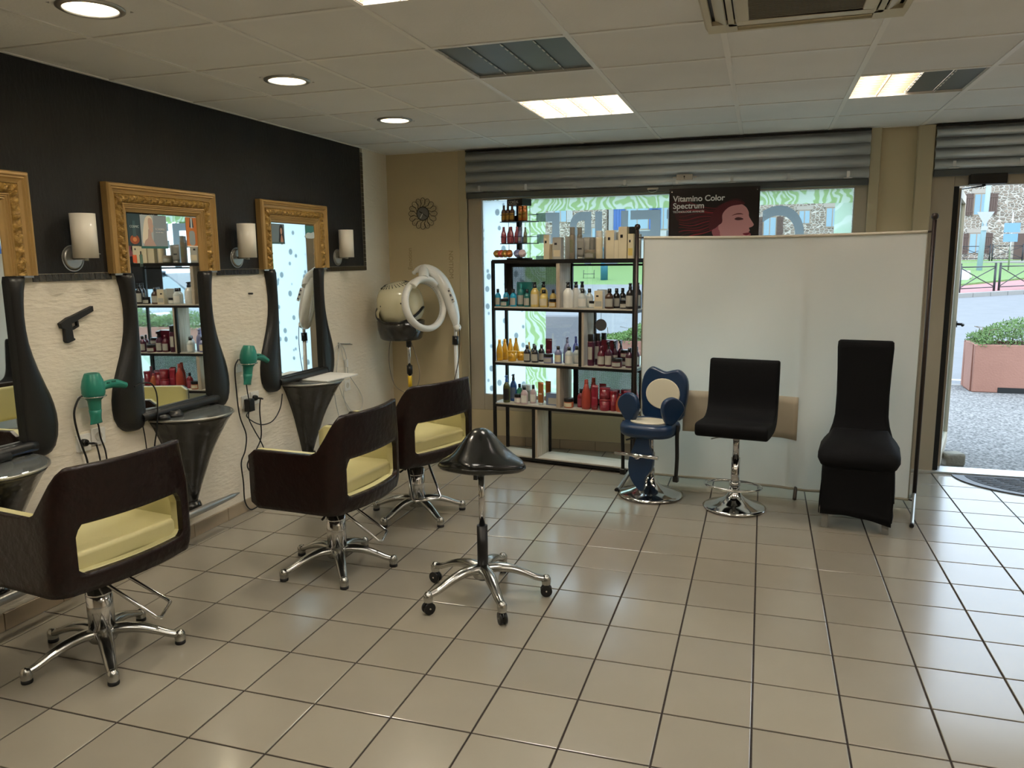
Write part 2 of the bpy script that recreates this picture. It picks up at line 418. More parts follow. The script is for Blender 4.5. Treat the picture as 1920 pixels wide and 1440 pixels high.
# baseboards: plinth tiles
bl = struct(MB().box((0, YB, 0), (.006, YW, .078)).build('baseboard_left', MT['grout']))
y = YB; n = 0
pm = MB().box((0, .0015, .001), (.012, .301, .08)).build('plinth_tile', MT['plinth'], bl, bevel=.002, seg=1); pm.location = (0, YB, 0)
while y + .3025 < YW - .05:
    y += .3025; o = inst(pm, parent=bl, loc=(0, y, 0))
bf = struct(MB().box((.0, YW-.006, 0), (4.2, YW, .078)).build('baseboard_front', MT['grout']))
pm = MB().box((.0015, -.012, .001), (.301, 0, .08)).build('plinth_tile', MT['plinth'], bf, bevel=.002, seg=1); pm.location = (.02, YW, 0)
for k in range(1, 13): inst(pm, parent=bf, loc=(.02 + .3025*k, YW, 0))

# ceiling: slab above, T grid, tiles
ce = struct(MB().box((-.1, YB-.1, H+.10), (XR+.1, YW+.2, H+.2)).build('ceiling', MT['ceil']))
GX, GY = 1.7212, 0.0
special = {(0, 1): 'lit', (0, -1): 'dark', (3, 1): 'half', (0, -3): 'lit', (3, -3): 'lit', (6, -1): 'lit', (3, -6): 'lit', (0, -6): 'lit', (6, -5): 'lit'}  # lit cells out of view are added to brighten the room
spots = {(-2, -3): 1, (-2, -1): 1, (-2, 1): 1, (-2, -5): 1}
tb = {}
g = MB()
for i in range(-3, 9):
    x = GX + .6*i
    if 0 < x < XR: g.box((x-.012, YB, H-.001), (x+.012, YW, H+.004))
for j in range(-10, 4):
    g.box((0, .6*j-.012, H-.0005), (XR, .6*j+.012, H+.004))
g.box((0, YB, H-.001), (.02, YW, H+.004)); g.box((0, YW-.02, H-.001), (4.2, YW, H+.004))
gr = g.build('ceiling_grid', MT['grid'], ce)
ac_cells = {(2, -1), (2, -2)}
for i in range(-3, 8):
    for j in range(-10, 4):
        x0, x1 = max(GX+.6*i, 0), min(GX+.6*(i+1), XR); y0, y1 = .6*j, .6*(j+1)
        if x1 - x0 < .05 or (i, j) in special: continue
        w = round(x1-x0, 3)
        hole = (i, j) in spots
        key = (w, hole)
        if key not in tb:
            b = MB()
            if hole:
                b.box((-.30, -.3, .004), (-.098, .3, .016)); b.box((.098, -.3, .004), (.3, .3, .016)); b.box((-.098, -.3, .004), (.098, -.098, .016)); b.box((-.098, .098, .004), (.098, .3, .016))
                # square-to-round collar
                n_ = 32; ri = []; ro = []
                for k in range(n_):
                    a = 2*PI*(k+.5)/n_; c_, s_ = math.cos(a), math.sin(a); q = .098/max(abs(c_), abs(s_))
                    ri.append((c_*.088, s_*.088, .004)); ro.append((c_*q, s_*q, .004))
                b.add(ri+ro, [(k, (k+1) % n_, n_+(k+1) % n_, n_+k) for k in range(n_)])
            else: b.box((-w/2+.001, -.299, .004), (w/2-.001, .299, .016))
            tb[key] = b.mesh('ceiling_tile'); tb[key].materials.append(MT['ceil'])
        o = bpy.data.objects.new('ceiling_tile', tb[key]); COL.objects.link(o); o.parent = ce
        o.location = ((x0+x1)/2, (y0+y1)/2, H)
# luminaires
E_panel = emit_mat('warm_tube_light', 'fff9f0', PANEL_STRENGTH)
E_half = emit_mat('pinkish_tube_light', 'fff0e6', PANEL_STRENGTH*.8)
E_spot = emit_mat('warm_spot_light', 'fff4e0', SPOT_STRENGTH)
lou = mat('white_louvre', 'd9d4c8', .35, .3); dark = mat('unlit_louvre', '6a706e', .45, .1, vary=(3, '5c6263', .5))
lum_lab = {(0, 1): ('lit square ceiling light of four louvred strips, nearest the shop window', 'lit'), (0, -1): ('unlit dark grey louvred ceiling light between two lit ones', 'dark'),
 (3, 1): ('half lit ceiling light near the door, left two strips on', 'half'), (0, -3): ('lit louvred ceiling light cut by the top edge of the photo', 'lit')}
for (i, j), kind in special.items():
    x0, y0 = GX+.6*i, .6*j
    lab = lum_lab.get((i, j), ({(3, -3): 'lit louvred ceiling light just behind the air conditioner, out of view', (6, -1): 'lit louvred ceiling light by the right wall beside the door, out of view', (3, -6): 'lit louvred ceiling light at the back centre, out of view', (0, -6): 'lit louvred ceiling light at the back left, out of view', (6, -5): 'lit louvred ceiling light at the back right corner, out of view'}.get((i, j)), ''))[0]
    t = thing('ceiling_light', lab, 'ceiling light', (x0+.3, y0+.3, H), 0, 'louvred ceiling lights')
    MB().box((-.292, -.292, .07), (.292, .292, .09)).box((-.297, -.297, .0), (-.29, .297, .09)).box((.29, -.297, 0), (.297, .297, .09)).box((-.29, -.297, 0), (.29, -.29, .09)).box((-.29, .29, 0), (.29, .297, .09)).build('housing', MT['grid'], t)
    for s in range(4):
        xs = -.29 + .145*s
        on = kind == 'lit' or (kind == 'half' and s < 2)
        if on: MB().box((xs+.045, -.285, .045), (xs+.10, .285, .065)).build('tube_lamp', E_half if kind == 'half' else E_panel, t)
        lm = MB()
        if on:
            lm.box((xs+.002, -.288, .002), (xs+.006, .288, .04))
            for k in range(9): lm.box((xs+.006, -.26+.065*k, .005), (xs+.141, -.257+.065*k, .03))
            lm.build('louvre', mat('lit_louvre', 'a89880', .4, .3), t)
        else:
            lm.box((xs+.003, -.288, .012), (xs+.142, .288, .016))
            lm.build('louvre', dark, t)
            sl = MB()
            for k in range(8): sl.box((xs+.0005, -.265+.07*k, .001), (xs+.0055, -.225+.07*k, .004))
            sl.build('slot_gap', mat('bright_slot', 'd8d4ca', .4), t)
# round downlights
for (i, j), lab in zip([(-2, -3), (-2, -1), (-2, 1), (-2, -5)], ['lit round recessed ceiling spotlight above the nearest mirror, at the top left', 'lit round recessed ceiling spotlight above the middle mirror', 'lit round recessed ceiling spotlight furthest back, above the last mirror', 'lit round recessed ceiling spotlight behind the camera']):
    t = thing('downlight', lab, 'ceiling light', (GX+.6*i+.3, .6*j+.3, H), 0, 'round ceiling spotlights')
    MB().lathe([(.112, .003), (.112, -.002), (.105, -.006), (.092, -.006), (.088, .0), (.088, .02)], 40).build('trim_ring', MT['satin'], t)
    MB().lathe([(.088, .0), (.086, .02), (.075, .055), (.04, .075), (0, .08)], 40).build('reflector', mat('spot_reflector', 'f3e6c6', .25, .4), t)
    MB().lathe([(0, .028), (.03, .03), (.062, .042), (.066, .05), (0, .055)], 28).build('bulb', E_spot, t)

# shutters -----------------------------------------------------------------
def shutter(name, x0, x1, z0, z1, lab, y=2.375):
    t = struct(thing(name, lab, 'roller shutter', (0, 0, 0)))
    del t['kind']
    n = int(round((z1 - z0) / .076)); hh = (z1 - z0) / n
    prof = []
    for k in range(9):
        u = k / 8; prof.append((-.026*math.sin(PI*min(1, u*1.0))**.6 if 0 < u < 1 else 0, u*hh*.80))
    prof += [(.008, hh*.86), (.008, hh)]
    PO = [[(x, p, q) for p, q in prof] for x in (x0, x1)]; PN = [[(x, p+.003, q) for p, q in prof] for x in (x0, x1)]
    me = MB().grid_solid(PO, PN).mesh('slat'); me.materials.append(MT['steel'])
    for k in range(n):
        o = bpy.data.objects.new('slat', me); COL.objects.link(o); o.parent = t; o.location = (0, y, z0 + k*hh)
    MB().box((x0, y-.012, z0-.045), (x1, y+.012, z0)).build('bottom_bar', MT['steel_d'], t, bevel=.003, seg=1)
    k = 0; x = x0 + .12
    while x < x1 - .05 and k < 12:
        b = MB().box((x-.010, y-.028, z0+.012), (x+.010, y-.018, z0+.055)).box((x-.03, y-.024, z0+.004), (x+.03, y-.016, z0+.010)).build('slat_clip', MT['steel'], t)
        x += .40; k += 1
    MB().box((x0-.0, y-.02, z1), (x1, y+.03, z1+.012)).build('top_seal', MT['blk'], t)
    return t
sh = shutter('roller_shutter', .74, 3.797, 2.125, 2.455, 'grey corrugated steel roller shutter pulled up over the shop window')
sh2 = shutter('roller_shutter', 4.21, 5.42, 2.165, 2.455, 'grey corrugated steel roller shutter pulled up over the open door')
# lock and pull handle of the shutter
lk = MB().box((2.455, 2.342, 2.162), (2.575, 2.352, 2.205)).build('lock_plate', MT['satin'], sh, bevel=.002, seg=1)
MB().box((2.425, 2.346, 2.178), (2.455, 2.352, 2.188)).box((2.575, 2.346, 2.178), (2.605, 2.352, 2.188)).build('lock_bolt', MT['satin'], lk)
MB().cyl((2.513, 2.3405, 2.187), (2.513, 2.343, 2.187), .006, n=12).box((2.511, 2.3405, 2.170), (2.515, 2.343, 2.187)).build('keyhole', MT['blk'], lk)
MB().box((2.235, 2.350, 2.098), (2.32, 2.358, 2.114)).build('pull_handle', MT['satin'], sh, bevel=.003)
MB().tube(smooth_path([(2.245, 2.352, 2.10), (2.25, 2.33, 2.085), (2.278, 2.32, 2.078), (2.305, 2.33, 2.085), (2.312, 2.352, 2.10)]), .0025, 6).build('ring', MT['satin'], sh)

# main window --------------------------------------------------------------
w1 = struct(thing('window_1', 'large beige framed shop window behind the product rack and screen', 'window'))
for nm, a, b in (('frame_jamb', (.735, 2.41, .30), (.858, 2.47, 2.12)), ('frame_jamb', (3.713, 2.41, .30), (3.80, 2.47, 2.12)), ('frame_head', (.858, 2.41, 2.068), (3.713, 2.47, 2.12)), ('frame_sill', (.858, 2.41, .30), (3.713, 2.47, .435))):
    MB().box(a, b).build(nm, MT['frame'], w1, bevel=.004)
MB().box((.850, 2.417, .432), (3.72, 2.426, .437)).box((.850, 2.417, 2.066), (3.72, 2.426, 2.071)).box((.855, 2.417, .435), (.860, 2.426, 2.07)).box((3.711, 2.417, .435), (3.716, 2.426, 2.07)).build('rubber_seal', MT['rubber'], w1)
MB().box((.86, 2.438, .437), (3.711, 2.444, 2.066)).build('pane', MT['glass'], w1)
F_peb = film_mat('frosted_pebble_film', 'b3bcbe', 'eef3f5', .10, 11, 'pebble')
F_leaf = film_mat('green_leaf_film', 'bdd4a4', 'dfe9dc', .22, 8, 'leaf')
F_pale = film_mat('pale_green_leaf_film', 'd4e4d4', 'e6efe6', .25, 3.4, 'leaf')
grey_film = film_mat('grey_letter_film', 'a3a8a9', 'abb0b1', .06, 1, 'none')
fm = tag(MB().box((.862, 2.4360, .440), (1.222, 2.4378, 2.064)).build('frosted_film', F_peb), 'white frosted film with grey pebble shapes on the left of the shop window', 'window film')
fg = thing('leaf_film_border', 'green leaf patterned film border round the shop window pane', 'window film', (0, 0, 0))
MB().box((1.224, 2.4360, 1.965), (3.708, 2.4378, 2.064)).build('top_band', F_leaf, fg)
MB().box((1.224, 2.4360, .440), (1.40, 2.4378, 1.965)).build('left_band', F_leaf, fg)
MB().box((3.59, 2.4360, .440), (3.708, 2.4378, 1.965)).build('right_band', F_pale, fg)
MB().box((1.40, 2.4360, .440), (3.59, 2.4378, .80)).build('bottom_band', F_pale, fg)
lt = thing('window_lettering', 'large grey shop letters stuck on the window, seen reversed from inside', 'lettering', (0, 0, 0))
lx = {'C': (3.395, 1.25), 'O': (3.06, 1), 'I': (2.79, 1), 'F': (2.70, 1)}
LH = .40
for ch, xr, wd_ in (('C', 3.40, .30), ('O', 3.06, .30), ('I', 2.74, .07), ('F', 2.63, .22), ('F', 2.365, .235), ('U', 2.095, .265), ('R', 1.805, .235), ('E', 1.545, .20)):
    tmp = text(ch, LH/.69, grey_film, lt, (xr, 2.4352, 1.947-LH), (R(90), 0, R(180)), name='letter', bold=.010, extrude=.0004)
    bpy.context.view_layer.update(); wdt = tmp.dimensions.x
    tmp.scale = (wd_/wdt if wdt > 0 else 1, 1, 1)
bpy.context.view_layer.update()

# door ---------------------------------------------------------------------
d1 = struct(thing('door_1', 'open beige framed glass shop door on the right', 'door'))
for a, b in (((4.205, 2.41, 0), (4.352, 2.47, 2.15)), ((5.30, 2.41, 0), (5.42, 2.47, 2.15)), ((4.352, 2.41, 2.055), (5.30, 2.47, 2.15))):
    MB().box(a, b).build('door_frame', MT['frame'], d1, bevel=.004)
MB().box((4.352, 2.415, .02), (4.385, 2.50, 2.052)).build('jamb_seal', MT['rubber'], d1)
MB().box((4.205, 2.385, -.003), (5.42, 2.56, .018)).build('threshold', mat('aluminium_threshold', 'cfd2d2', .35, .6), d1, bevel=.003)
c = MB().box((4.435, 2.355, 2.058), (4.66, 2.41, 2.128)).build('door_closer', MT['blkp'], d1, bevel=.004)
MB().cyl((4.525, 2.38, 2.045), (4.525, 2.38, 2.06), .012, n=12).tube([(4.525, 2.38, 2.047), (4.42, 2.62, 2.045)], .005, 6).box((4.40, 2.60, 2.025), (4.425, 2.66, 2.05)).build('closer_arm', MT['blkp'], d1)
# leaf swung outwards
lf = bpy.data.objects.new('door_leaf', None); COL.objects.link(lf); lf.parent = d1; lf.location = (4.395, 2.50, 0); lf.rotation_euler = (0, 0, R(76))
W_ = .93
for nm, a, b, m_ in (('hinge_stile', (0, -.022, .03), (.055, .022, 2.045), MT['frame']), ('lock_stile', (W_-.05, -.022, .03), (W_, .022, 2.045), MT['frame']), ('top_rail', (.055, -.022, 1.985), (W_-.05, .022, 2.045), MT['frame']), ('bottom_rail', (.055, -.022, .03), (W_-.05, .022, .12), MT['frame']),
     ('pane', (.055, -.004, .12), (W_-.05, .004, 1.985), glass_mat('door_glass', (.86, .93, .95), .25)), ('edge_seal', (W_, -.014, .03), (W_+.008, .014, 2.045), MT['rubber'])):
    MB().box(a, b).build(nm, m_, lf)
MB().cyl((W_-.025, -.022, 1.02), (W_-.025, -.07, 1.02), .011, n=12).tube([(W_-.025, -.07, 1.02), (W_-.07, -.075, 1.02), (W_-.13, -.07, 1.018)], .010, 8).cyl((W_-.025, -.024, 1.02), (W_-.025, -.03, 1.02), .026, n=16).build('handle', MT['blk'], lf)
MB().cyl((W_-.025, .022, 1.02), (W_-.025, .06, 1.02), .011, n=12).tube([(W_-.025, .06, 1.02), (W_-.07, .065, 1.02), (W_-.13, .06, 1.018)], .010, 8).build('handle', MT['blk'], lf)
# glazing added right of the door, out of view, to let in daylight
w2 = struct(thing('added_window', 'added glazing right of the door, out of view, for daylight', 'window'))
MB().box((5.42, 2.41, .9), (5.50, 2.47, 2.15)).box((6.14, 2.41, .9), (6.2, 2.47, 2.15)).box((5.5, 2.41, .9), (6.14, 2.47, .96)).box((5.5, 2.41, 2.09), (6.14, 2.47, 2.15)).build('frame', MT['frame'], w2)
MB().box((5.5, 2.437, .96), (6.14, 2.443, 2.09)).build('pane', MT['glass'], w2)
# half-round doormat on the threshold
dm = thing('doormat', 'half round black rubber doormat with radiating grooves at the door', 'doormat', (5.13, 2.37, 0))
pts = [(.66*math.cos(a), -.49*math.sin(a)) for a in [PI*k/40 for k in range(41)]]
MB().prism(pts, 'z', .0005, .008).build('border', mat('mat_grey_rubber', '63656c', .45), dm)
MB().prism([(x*.88, y*.86-.02) for x, y in pts], 'z', .006, .010).build('field', mat('mat_black_rubber', '2b2c30', .7, bump=(90, .8)), dm)
rb = MB()
for k in range(1, 28):
    a = PI*k/28; c_, s_ = math.cos(a), -math.sin(a)
    for r0, r1 in ((.12, .24), (.27, .40), (.43, .53)):
        p, q = Vector((c_*r0*1.0, s_*r0*.78-.02, .0105)), Vector((c_*r1, s_*r1*.78-.02, .0105)); rb.tube([p, q], .0035, 4)
q = rb.build('groove_ribs', mat('mat_rib_rubber', '6f7278', .4), dm); q['kind'] = 'stuff'

# ceiling cassette air conditioner ----------------------------------------
ac = thing('air_conditioner', 'cream ceiling cassette air conditioner with brown grille', 'air conditioner', (3.215, -.875, H))
b = MB(); po = rrect(-.355, -.355, .355, .355, .03); 
def ring(pa, za, pb, zb_, bb):
    n = len(pa); bb.add([(x, y, za) for x, y in pa] + [(x, y, zb_) for x, y in pb], [(i, (i+1) % n, n+(i+1) % n, n+i) for i in range(n)])
pi_ = rrect(-.255, -.255, .255, .255, .02)
ring(po, -.004, po, -.012, b); ring(po, -.012, [(x*.97, y*.97) for x, y in po], -.028, b)
# panel face with 4 slots
b.box((-.344, -.344, -.028), (-.325, .344, -.012)); b.box((.325, -.344, -.028), (.344, .344, -.012)); b.box((-.325, -.344, -.028), (.325, -.325, -.012)); b.box((-.325, .325, -.028), (.325, .344, -.012))
for sx in (-1, 1):
    for sy in (-1, 1): b.box((sx*.325, sy*.325, -.028), (sx*.235, sy*.235, -.012))
b.box((-.265, -.265, -.028), (.265, -.245, -.010)); b.box((-.265, .245, -.028), (.265, .265, -.010)); b.box((-.265, -.245, -.028), (-.245, .245, -.010)); b.box((.245, -.245, -.028), (.265, .245, -.010))
b.build('fascia', MT['pvc'], ac)
MB().box((-.33, -.33, -.006), (.33, .33, 0)).build('back_plate', MT['blk'], ac)
for k in range(4):
    Mk = Matrix.Rotation(k*PI/2, 3, 'Z'); 
    v = MB().obox(Mk @ Vector((0, .292, -.020)), (.46, .045, .006), M=Mk @ Matrix.Rotation(R(28), 3, 'X')).build('air_vane', MT['pvc'], ac)
gf = MB(); gf.box((-.235, -.235, -.034), (.235, -.19, -.012)); gf.box((-.235, .19, -.034), (.235, .235, -.012)); gf.box((-.235, -.19, -.034), (-.19, .19, -.012)); gf.box((.19, -.19, -.034), (.235, .19, -.012))
gf.build('grille_frame', MT['pvc'], ac, bevel=.004)
gl = MB()
for k in range(30): gl.box((-.19, -.186+.0126*k, -.030), (.19, -.180+.0126*k, -.018))
q = gl.build('grille_slats', MT['acgrill'], ac); q['kind'] = 'stuff'
# ================================================================ STYLING STATIONS ON THE LEFT WALL
ZF0, ZF1 = 1.535, 1.980
def frame_grid(prof, ds=None):
    """sweep (d from outer edge, x) round left, top and right sides with mitred corners"""
    st = [('L', ZF0), ('C0', 0), ('C1', 0), ('R', ZF0)]
    rows = []
    for s, z in st:
        row = []
        for d, x in prof:
            if s == 'L': row.append((x, -(.40-d), z))
            elif s == 'C0': row.append((x, -(.40-d), ZF1-d))
            elif s == 'C1': row.append((x, (.40-d), ZF1-d))
            else: row.append((x, (.40-d), z))
        rows.append(row)
    return rows
def relief_mesh():
    N = 5; W0, W1 = .052, .094; st = []
    lenL = (ZF1-.07) - ZF0; lenT = .66
    step = .0052
    path = []
    nL = int(lenL/step); nT = int(lenT/step)
    m = MB(); M_ = 9
    for seg in ('L', 'T', 'R'):
        n = nL if seg != 'T' else nT; G = []; G2 = []
        for i in range(n + 1):
            u = i/n; row = []; row2 = []
            for j in range(M_):
                d = W0 + (W1-W0)*j/(M_-1)
                if seg == 'T': s0, s1 = -(.40-d), (.40-d); a = s0 + (s1-s0)*u; y, z = a, ZF1-d; s = a
                else:
                    a = ZF0 + (ZF1-d-ZF0)*u; z = a; y = -(.40-d) if seg == 'L' else .40-d; s = a
                v = (j/(M_-1))*2-1
                q = abs(math.sin(s*PI/.052 + v*1.1)) ** .6 * abs(math.cos(v*1.25)) + .45*math.sin(s*260+v*4)*math.cos(v*5+s*90) * (1-abs(v)) + .25*math.sin(s*511+v*9)
                h = .035 + .019*max(-.2, q)*(1-v**4)
                row.append((h, y, z)); row2.append((.030, y, z))
            G.append(row); G2.append(row2)
        m.grid_solid(G, G2)
    return m.mesh('relief_band')
RELIEF = relief_mesh(); RELIEF.materials.append(MT['goldr'])
def side_pad(sgn):
    L = [(.722, .345, .318), (.724, .375, .300), (.735, .398, .283), (.76, .425, .272), (.80, .445, .264), (.85, .452, .262), (.90, .450, .262), (.95, .440, .262), (1.0, .424, .262), (1.06, .398, .262), (1.12, .372, .262), (1.18, .350, .262), (1.24, .334, .262), (1.30, .326, .262), (1.36, .324, .262), (1.42, .330, .262), (1.47, .338, .262), (1.51, .350, .262), (1.533, .360, .262)]
    G = []; G2 = []
    for k, (z, yo, yi) in enumerate(L):
        r = []; r2 = []
        ed = min(1, (k+.6)/3.0) * (1 if k < len(L)-1 else .75)
        for j in range(9):
            t = j/8; y = yi + (yo-yi)*t
            b = math.sin(PI*(.12+.88*t))**.55 if t < .999 else 0
            r.append((.010 + .042*ed*b, sgn*y, z)); r2.append((.001, sgn*y, z))
        G.append(r); G2.append(r2)
    return MB().grid_solid(G, G2).build('side_pad', MT['pad'])
def station(yc, label_f, label_m, tag_):
    # gilded frame
    f = thing('mirror_frame', label_f, 'mirror frame', (0, yc, 0), 0, 'gilded mirror frames')
    pr_ = [(0, .002), (0, .040), (.006, .050), (.016, .053), (.022, .046), (.028, .048), (.034, .040), (.046, .034), (.050, .036), (.052, .031)]
    MB().grid_solid(frame_grid(pr_), frame_grid([(d, .001) for d, x in pr_]), smooth=False).build('outer_moulding', MT['gold'], f)
    o = bpy.data.objects.new('relief_band', RELIEF); COL.objects.link(o); o.parent = f
    pr_ = [(.094, .031), (.096, .038), (.101, .040), (.104, .034), (.109, .036), (.113, .030), (.118, .031), (.124, .024), (.137, .016), (.140, .003)]
    MB().grid_solid(frame_grid(pr_), frame_grid([(d, .001) for d, x in pr_]), smooth=False).build('inner_moulding', MT['gold'], f)
    pr_ = [(.048, .030), (.098, .030)]
    MB().grid_solid(frame_grid(pr_), frame_grid([(d, .001) for d, x in pr_]), smooth=False).build('ground', MT['gold'], f)
    MB().box((.001, -.385, 1.525), (.034, -.30, 1.536)).box((.001, .30, 1.525), (.034, .385, 1.536)).build('end_clip', MT['satin'], f)
    # mirror with padded sides
    m = thing('salon_mirror', label_m, 'mirror', (0, yc, 0), 0, 'salon mirrors')
    MB().box((.001, -.262, .79), (.012, .262, 1.838)).build('mirror_glass', MT['mirror'], m)
    for s in (-1, 1): side_pad(s).parent = m
    MB().tube([(.036, -.30, .782), (.036, -.27, .785), (.036, .27, .785), (.036, .30, .782)], .024, 14).build('bottom_roll', MT['pad'], m)
    return f, m
station(-1.54, 'gilded carved mirror frame cut by the left edge of the photo', 'black padded salon mirror at the left edge of the photo', 0)
f2, m2 = station(-.31, 'gilded carved mirror frame in the middle with an ad card strip inside', 'black padded salon mirror in the middle, reflecting the product rack', 1)
f3, m3 = station(.925, 'gilded carved mirror frame furthest back, nearest the hood dryers', 'black padded salon mirror furthest back, reflecting frosted window film', 2)

# advert cards stuck on the mirror glass (flat prints)
def card(name, lab, yc, y0, y1, z0, z1, bg, extra=(), skew=0):
    t = thing(name, lab, 'card', (0, yc, 0))
    MB().prism([(y0, z0), (y1, z0-skew), (y1, z1), (y0, z1)], 'x', .0125, .0135).build('sheet', mat('card_' + bg, bg, .4), t)
    for k, (nm, poly, col) in enumerate(extra):
        MB().prism(poly, 'x', .0135, .0138 + .0002*k).build(nm, mat('ink_' + col, col, .5), t)
    return t
def ell(cx, cy, rx, ry, n=18, rot=0):
    return [(cx + rx*math.cos(a)*math.cos(rot) - ry*math.sin(a)*math.sin(rot), cy + rx*math.cos(a)*math.sin(rot) + ry*math.sin(a)*math.cos(rot)) for a in [2*PI*k/n for k in range(n)]]
Y2 = -.31
t = card('advert_card', 'dark teal advert card with orange bottle print, upper left of middle mirror', Y2, -.258, -.172, 1.672, 1.836, '2b4247',
     [('print', ell(-.215, 1.705, .032, .024), 'a8552c'), ('print', [(-.228, 1.72), (-.202, 1.72), (-.206, 1.80), (-.224, 1.80)], '3e5a60'), ('print', ell(-.215, 1.705, .014, .011), 'e0935a')])
text('COSMIC', .017, mat('ink_c8d0d0', 'c8d0d0', .5), t, (.0142, -.245, 1.765), (R(90), 0, R(90)))
t = card('advert_card', 'grey advert card of a blonde woman, upper left of middle mirror', Y2, -.170, .020, 1.660, 1.834, '8d98a0',
     [('print', [(-.168, 1.668), (-.168, 1.834), (-.075, 1.834), (-.085, 1.668)], 'b5bfc2'),
      ('hair_print', smooth2([(-.160, 1.69), (-.152, 1.76), (-.136, 1.812), (-.112, 1.830), (-.088, 1.822), (-.082, 1.79), (-.108, 1.775), (-.118, 1.74), (-.128, 1.69)], 4), 'efe2cc'),
      ('face_print', smooth2([(-.112, 1.815), (-.088, 1.812), (-.082, 1.785), (-.076, 1.775), (-.084, 1.768), (-.083, 1.752), (-.096, 1.742), (-.112, 1.765)], 4), 'cdaa98'),
      ('neck_print', smooth2([(-.115, 1.76), (-.098, 1.745), (-.094, 1.715), (-.078, 1.69), (-.072, 1.668), (-.148, 1.668), (-.142, 1.70), (-.122, 1.715)], 4), 'bfa093'),
      ('strip', [(-.170, 1.660), (.020, 1.660), (.020, 1.672), (-.170, 1.672)], '2f6b62')])
text('BLONDIFIER', .014, mat('ink_white', 'f2f2f0', .5), t, (.0155, -.068, 1.757), (R(90), 0, R(90)), sx=.9)
text('soin anti-reflets', .009, mat('ink_white', 'f2f2f0', .5), t, (.0155, -.066, 1.742), (R(90), 0, R(90)))
card('advert_card', 'orange advert card with a grey bottle, upper right of middle mirror', Y2, .172, .258, 1.672, 1.836, 'd07a35',
     [('print', rrect(.193, 1.68, .240, 1.762, .018), '98a3a4'), ('print', [(.198, 1.78), (.234, 1.78), (.226, 1.832), (.206, 1.832)], '2a3a44'), ('print', [(.210, 1.775), (.222, 1.775), (.222, 1.832), (.210, 1.832)], 'c4d2d8'), ('print', [(.172, 1.672), (.258, 1.672), (.258, 1.678), (.172, 1.678)], 'e8e2d8')])
card('image', 'small orange square sticker low in the upper part of the middle mirror', Y2, -.238, -.212, 1.588, 1.626, 'd9602f', skew=.004)  # flat orange square set on the glass
card('image', 'slim dark green bottle sticker low in the upper part of the middle mirror', Y2, -.19, -.172, 1.565, 1.628, '5d7a68', [('print', [(-.19, 1.565), (-.172, 1.565), (-.172, 1.580), (-.19, 1.580)], '23302b'), ('print', [(-.184, 1.628), (-.178, 1.628), (-.178, 1.645), (-.184, 1.645)], '23302b')])  # flat bottle shape set on the glass
Y3 = .925
card('advert_card', 'grey advert card of a dark haired woman, upper left of furthest mirror', Y3, -.255, -.110, 1.700, 1.832, '6d7b80',
     [('hair_print', smooth2([(-.175, 1.705), (-.172, 1.76), (-.165, 1.812), (-.148, 1.826), (-.128, 1.815), (-.122, 1.77), (-.116, 1.72), (-.118, 1.703)], 4), '1e1a1a'),
      ('face_print', ell(-.147, 1.785, .012, .022), 'c99a82'), ('neck_print', smooth2([(-.158, 1.703), (-.150, 1.755), (-.138, 1.755), (-.126, 1.703)], 3), 'c08d76'), ('print', [(-.255, 1.700), (-.110, 1.700), (-.110, 1.712), (-.255, 1.712)], '4c6a68')])
card('advert_card', 'teal and white advert card, upper right of furthest mirror', Y3, .150, .258, 1.745, 1.832, '3d7f78',
     [('print', smooth2([(.150, 1.747), (.150, 1.77), (.18, 1.785), (.22, 1.782), (.258, 1.79), (.258, 1.747)], 3), 'c9d2cf')])
card('sign_reflection', 'flat print of a blue pedestrian sign reflected in the nearest mirror', -1.54, .215, .258, 1.63, 1.71, '2c62b8', [('print', [(.222, 1.648), (.252, 1.648), (.237, 1.695)], 'e8eef6')])  # reflection of the street sign outside, put on the glass as a print

# half-cone consoles
def console(yc, lab):
    t = thing('wall_console', lab, 'console table', (0, yc, 0), 0, 'half cone wall consoles')
    A, B_ = .245, .295
    def half(sc, z, x0=.0, n=28, k=1.0): return [(x0 + B_*sc*math.sin(PI*i/n), -A*sc*math.cos(PI*i/n)*k, z) for i in range(n+1)]
    prof = [(1.0, .738), (.97, .725), (.90, .70), (.82, .66), (.72, .61), (.61, .55), (.50, .48), (.40, .40), (.31, .33), (.24, .27), (.19, .225), (.17, .20)]
    G = [half(s, z, 0, 28) for s, z in prof]; G2 = [[(max(0, x-.004) if 0 else x*.97, y*.97, z) for x, y, z in r] for r in G]
    MB().grid_solid(G, G2).build('cone_body', MT['kcone'], t)
    top = [(x, y) for x, y, z in half(.99, 0)]
    MB().prism(top, 'z', .738, .752).build('table_top', MT['ktop'], t, bevel=.002, seg=1)
    MB().tube([(x*1.0, y, .745) for x, y, z in half(1.0, 0)], .0065, 6).build('metal_rim', MT['satin'], t)
    MB().lathe([(0, .152), (.03, .155), (.05, .175), (.055, .20), (.045, .225), (0, .235)], 20, (.03, 0, 0), sx=.9).build('foot_bulb', MT['kcone'], t)
    return t
console(-1.50, 'half cone black crocodile console with smoked glass top, at the left edge')
console(-.275, 'half cone black crocodile console with bare smoked glass top under the middle mirror')
console(.955, 'half cone black crocodile console with a white sheet on its glass top')
sh_ = tag(MB().obox((0, 0, 0), (.25, .37, .010)).build('paper_sheet', MT['paper'], bevel=.002, seg=1), 'white folded sheet lying on the furthest console', 'paper')
sh_.location = (.158, 1.055, .7585); sh_.rotation_euler = (0, 0, R(-6))
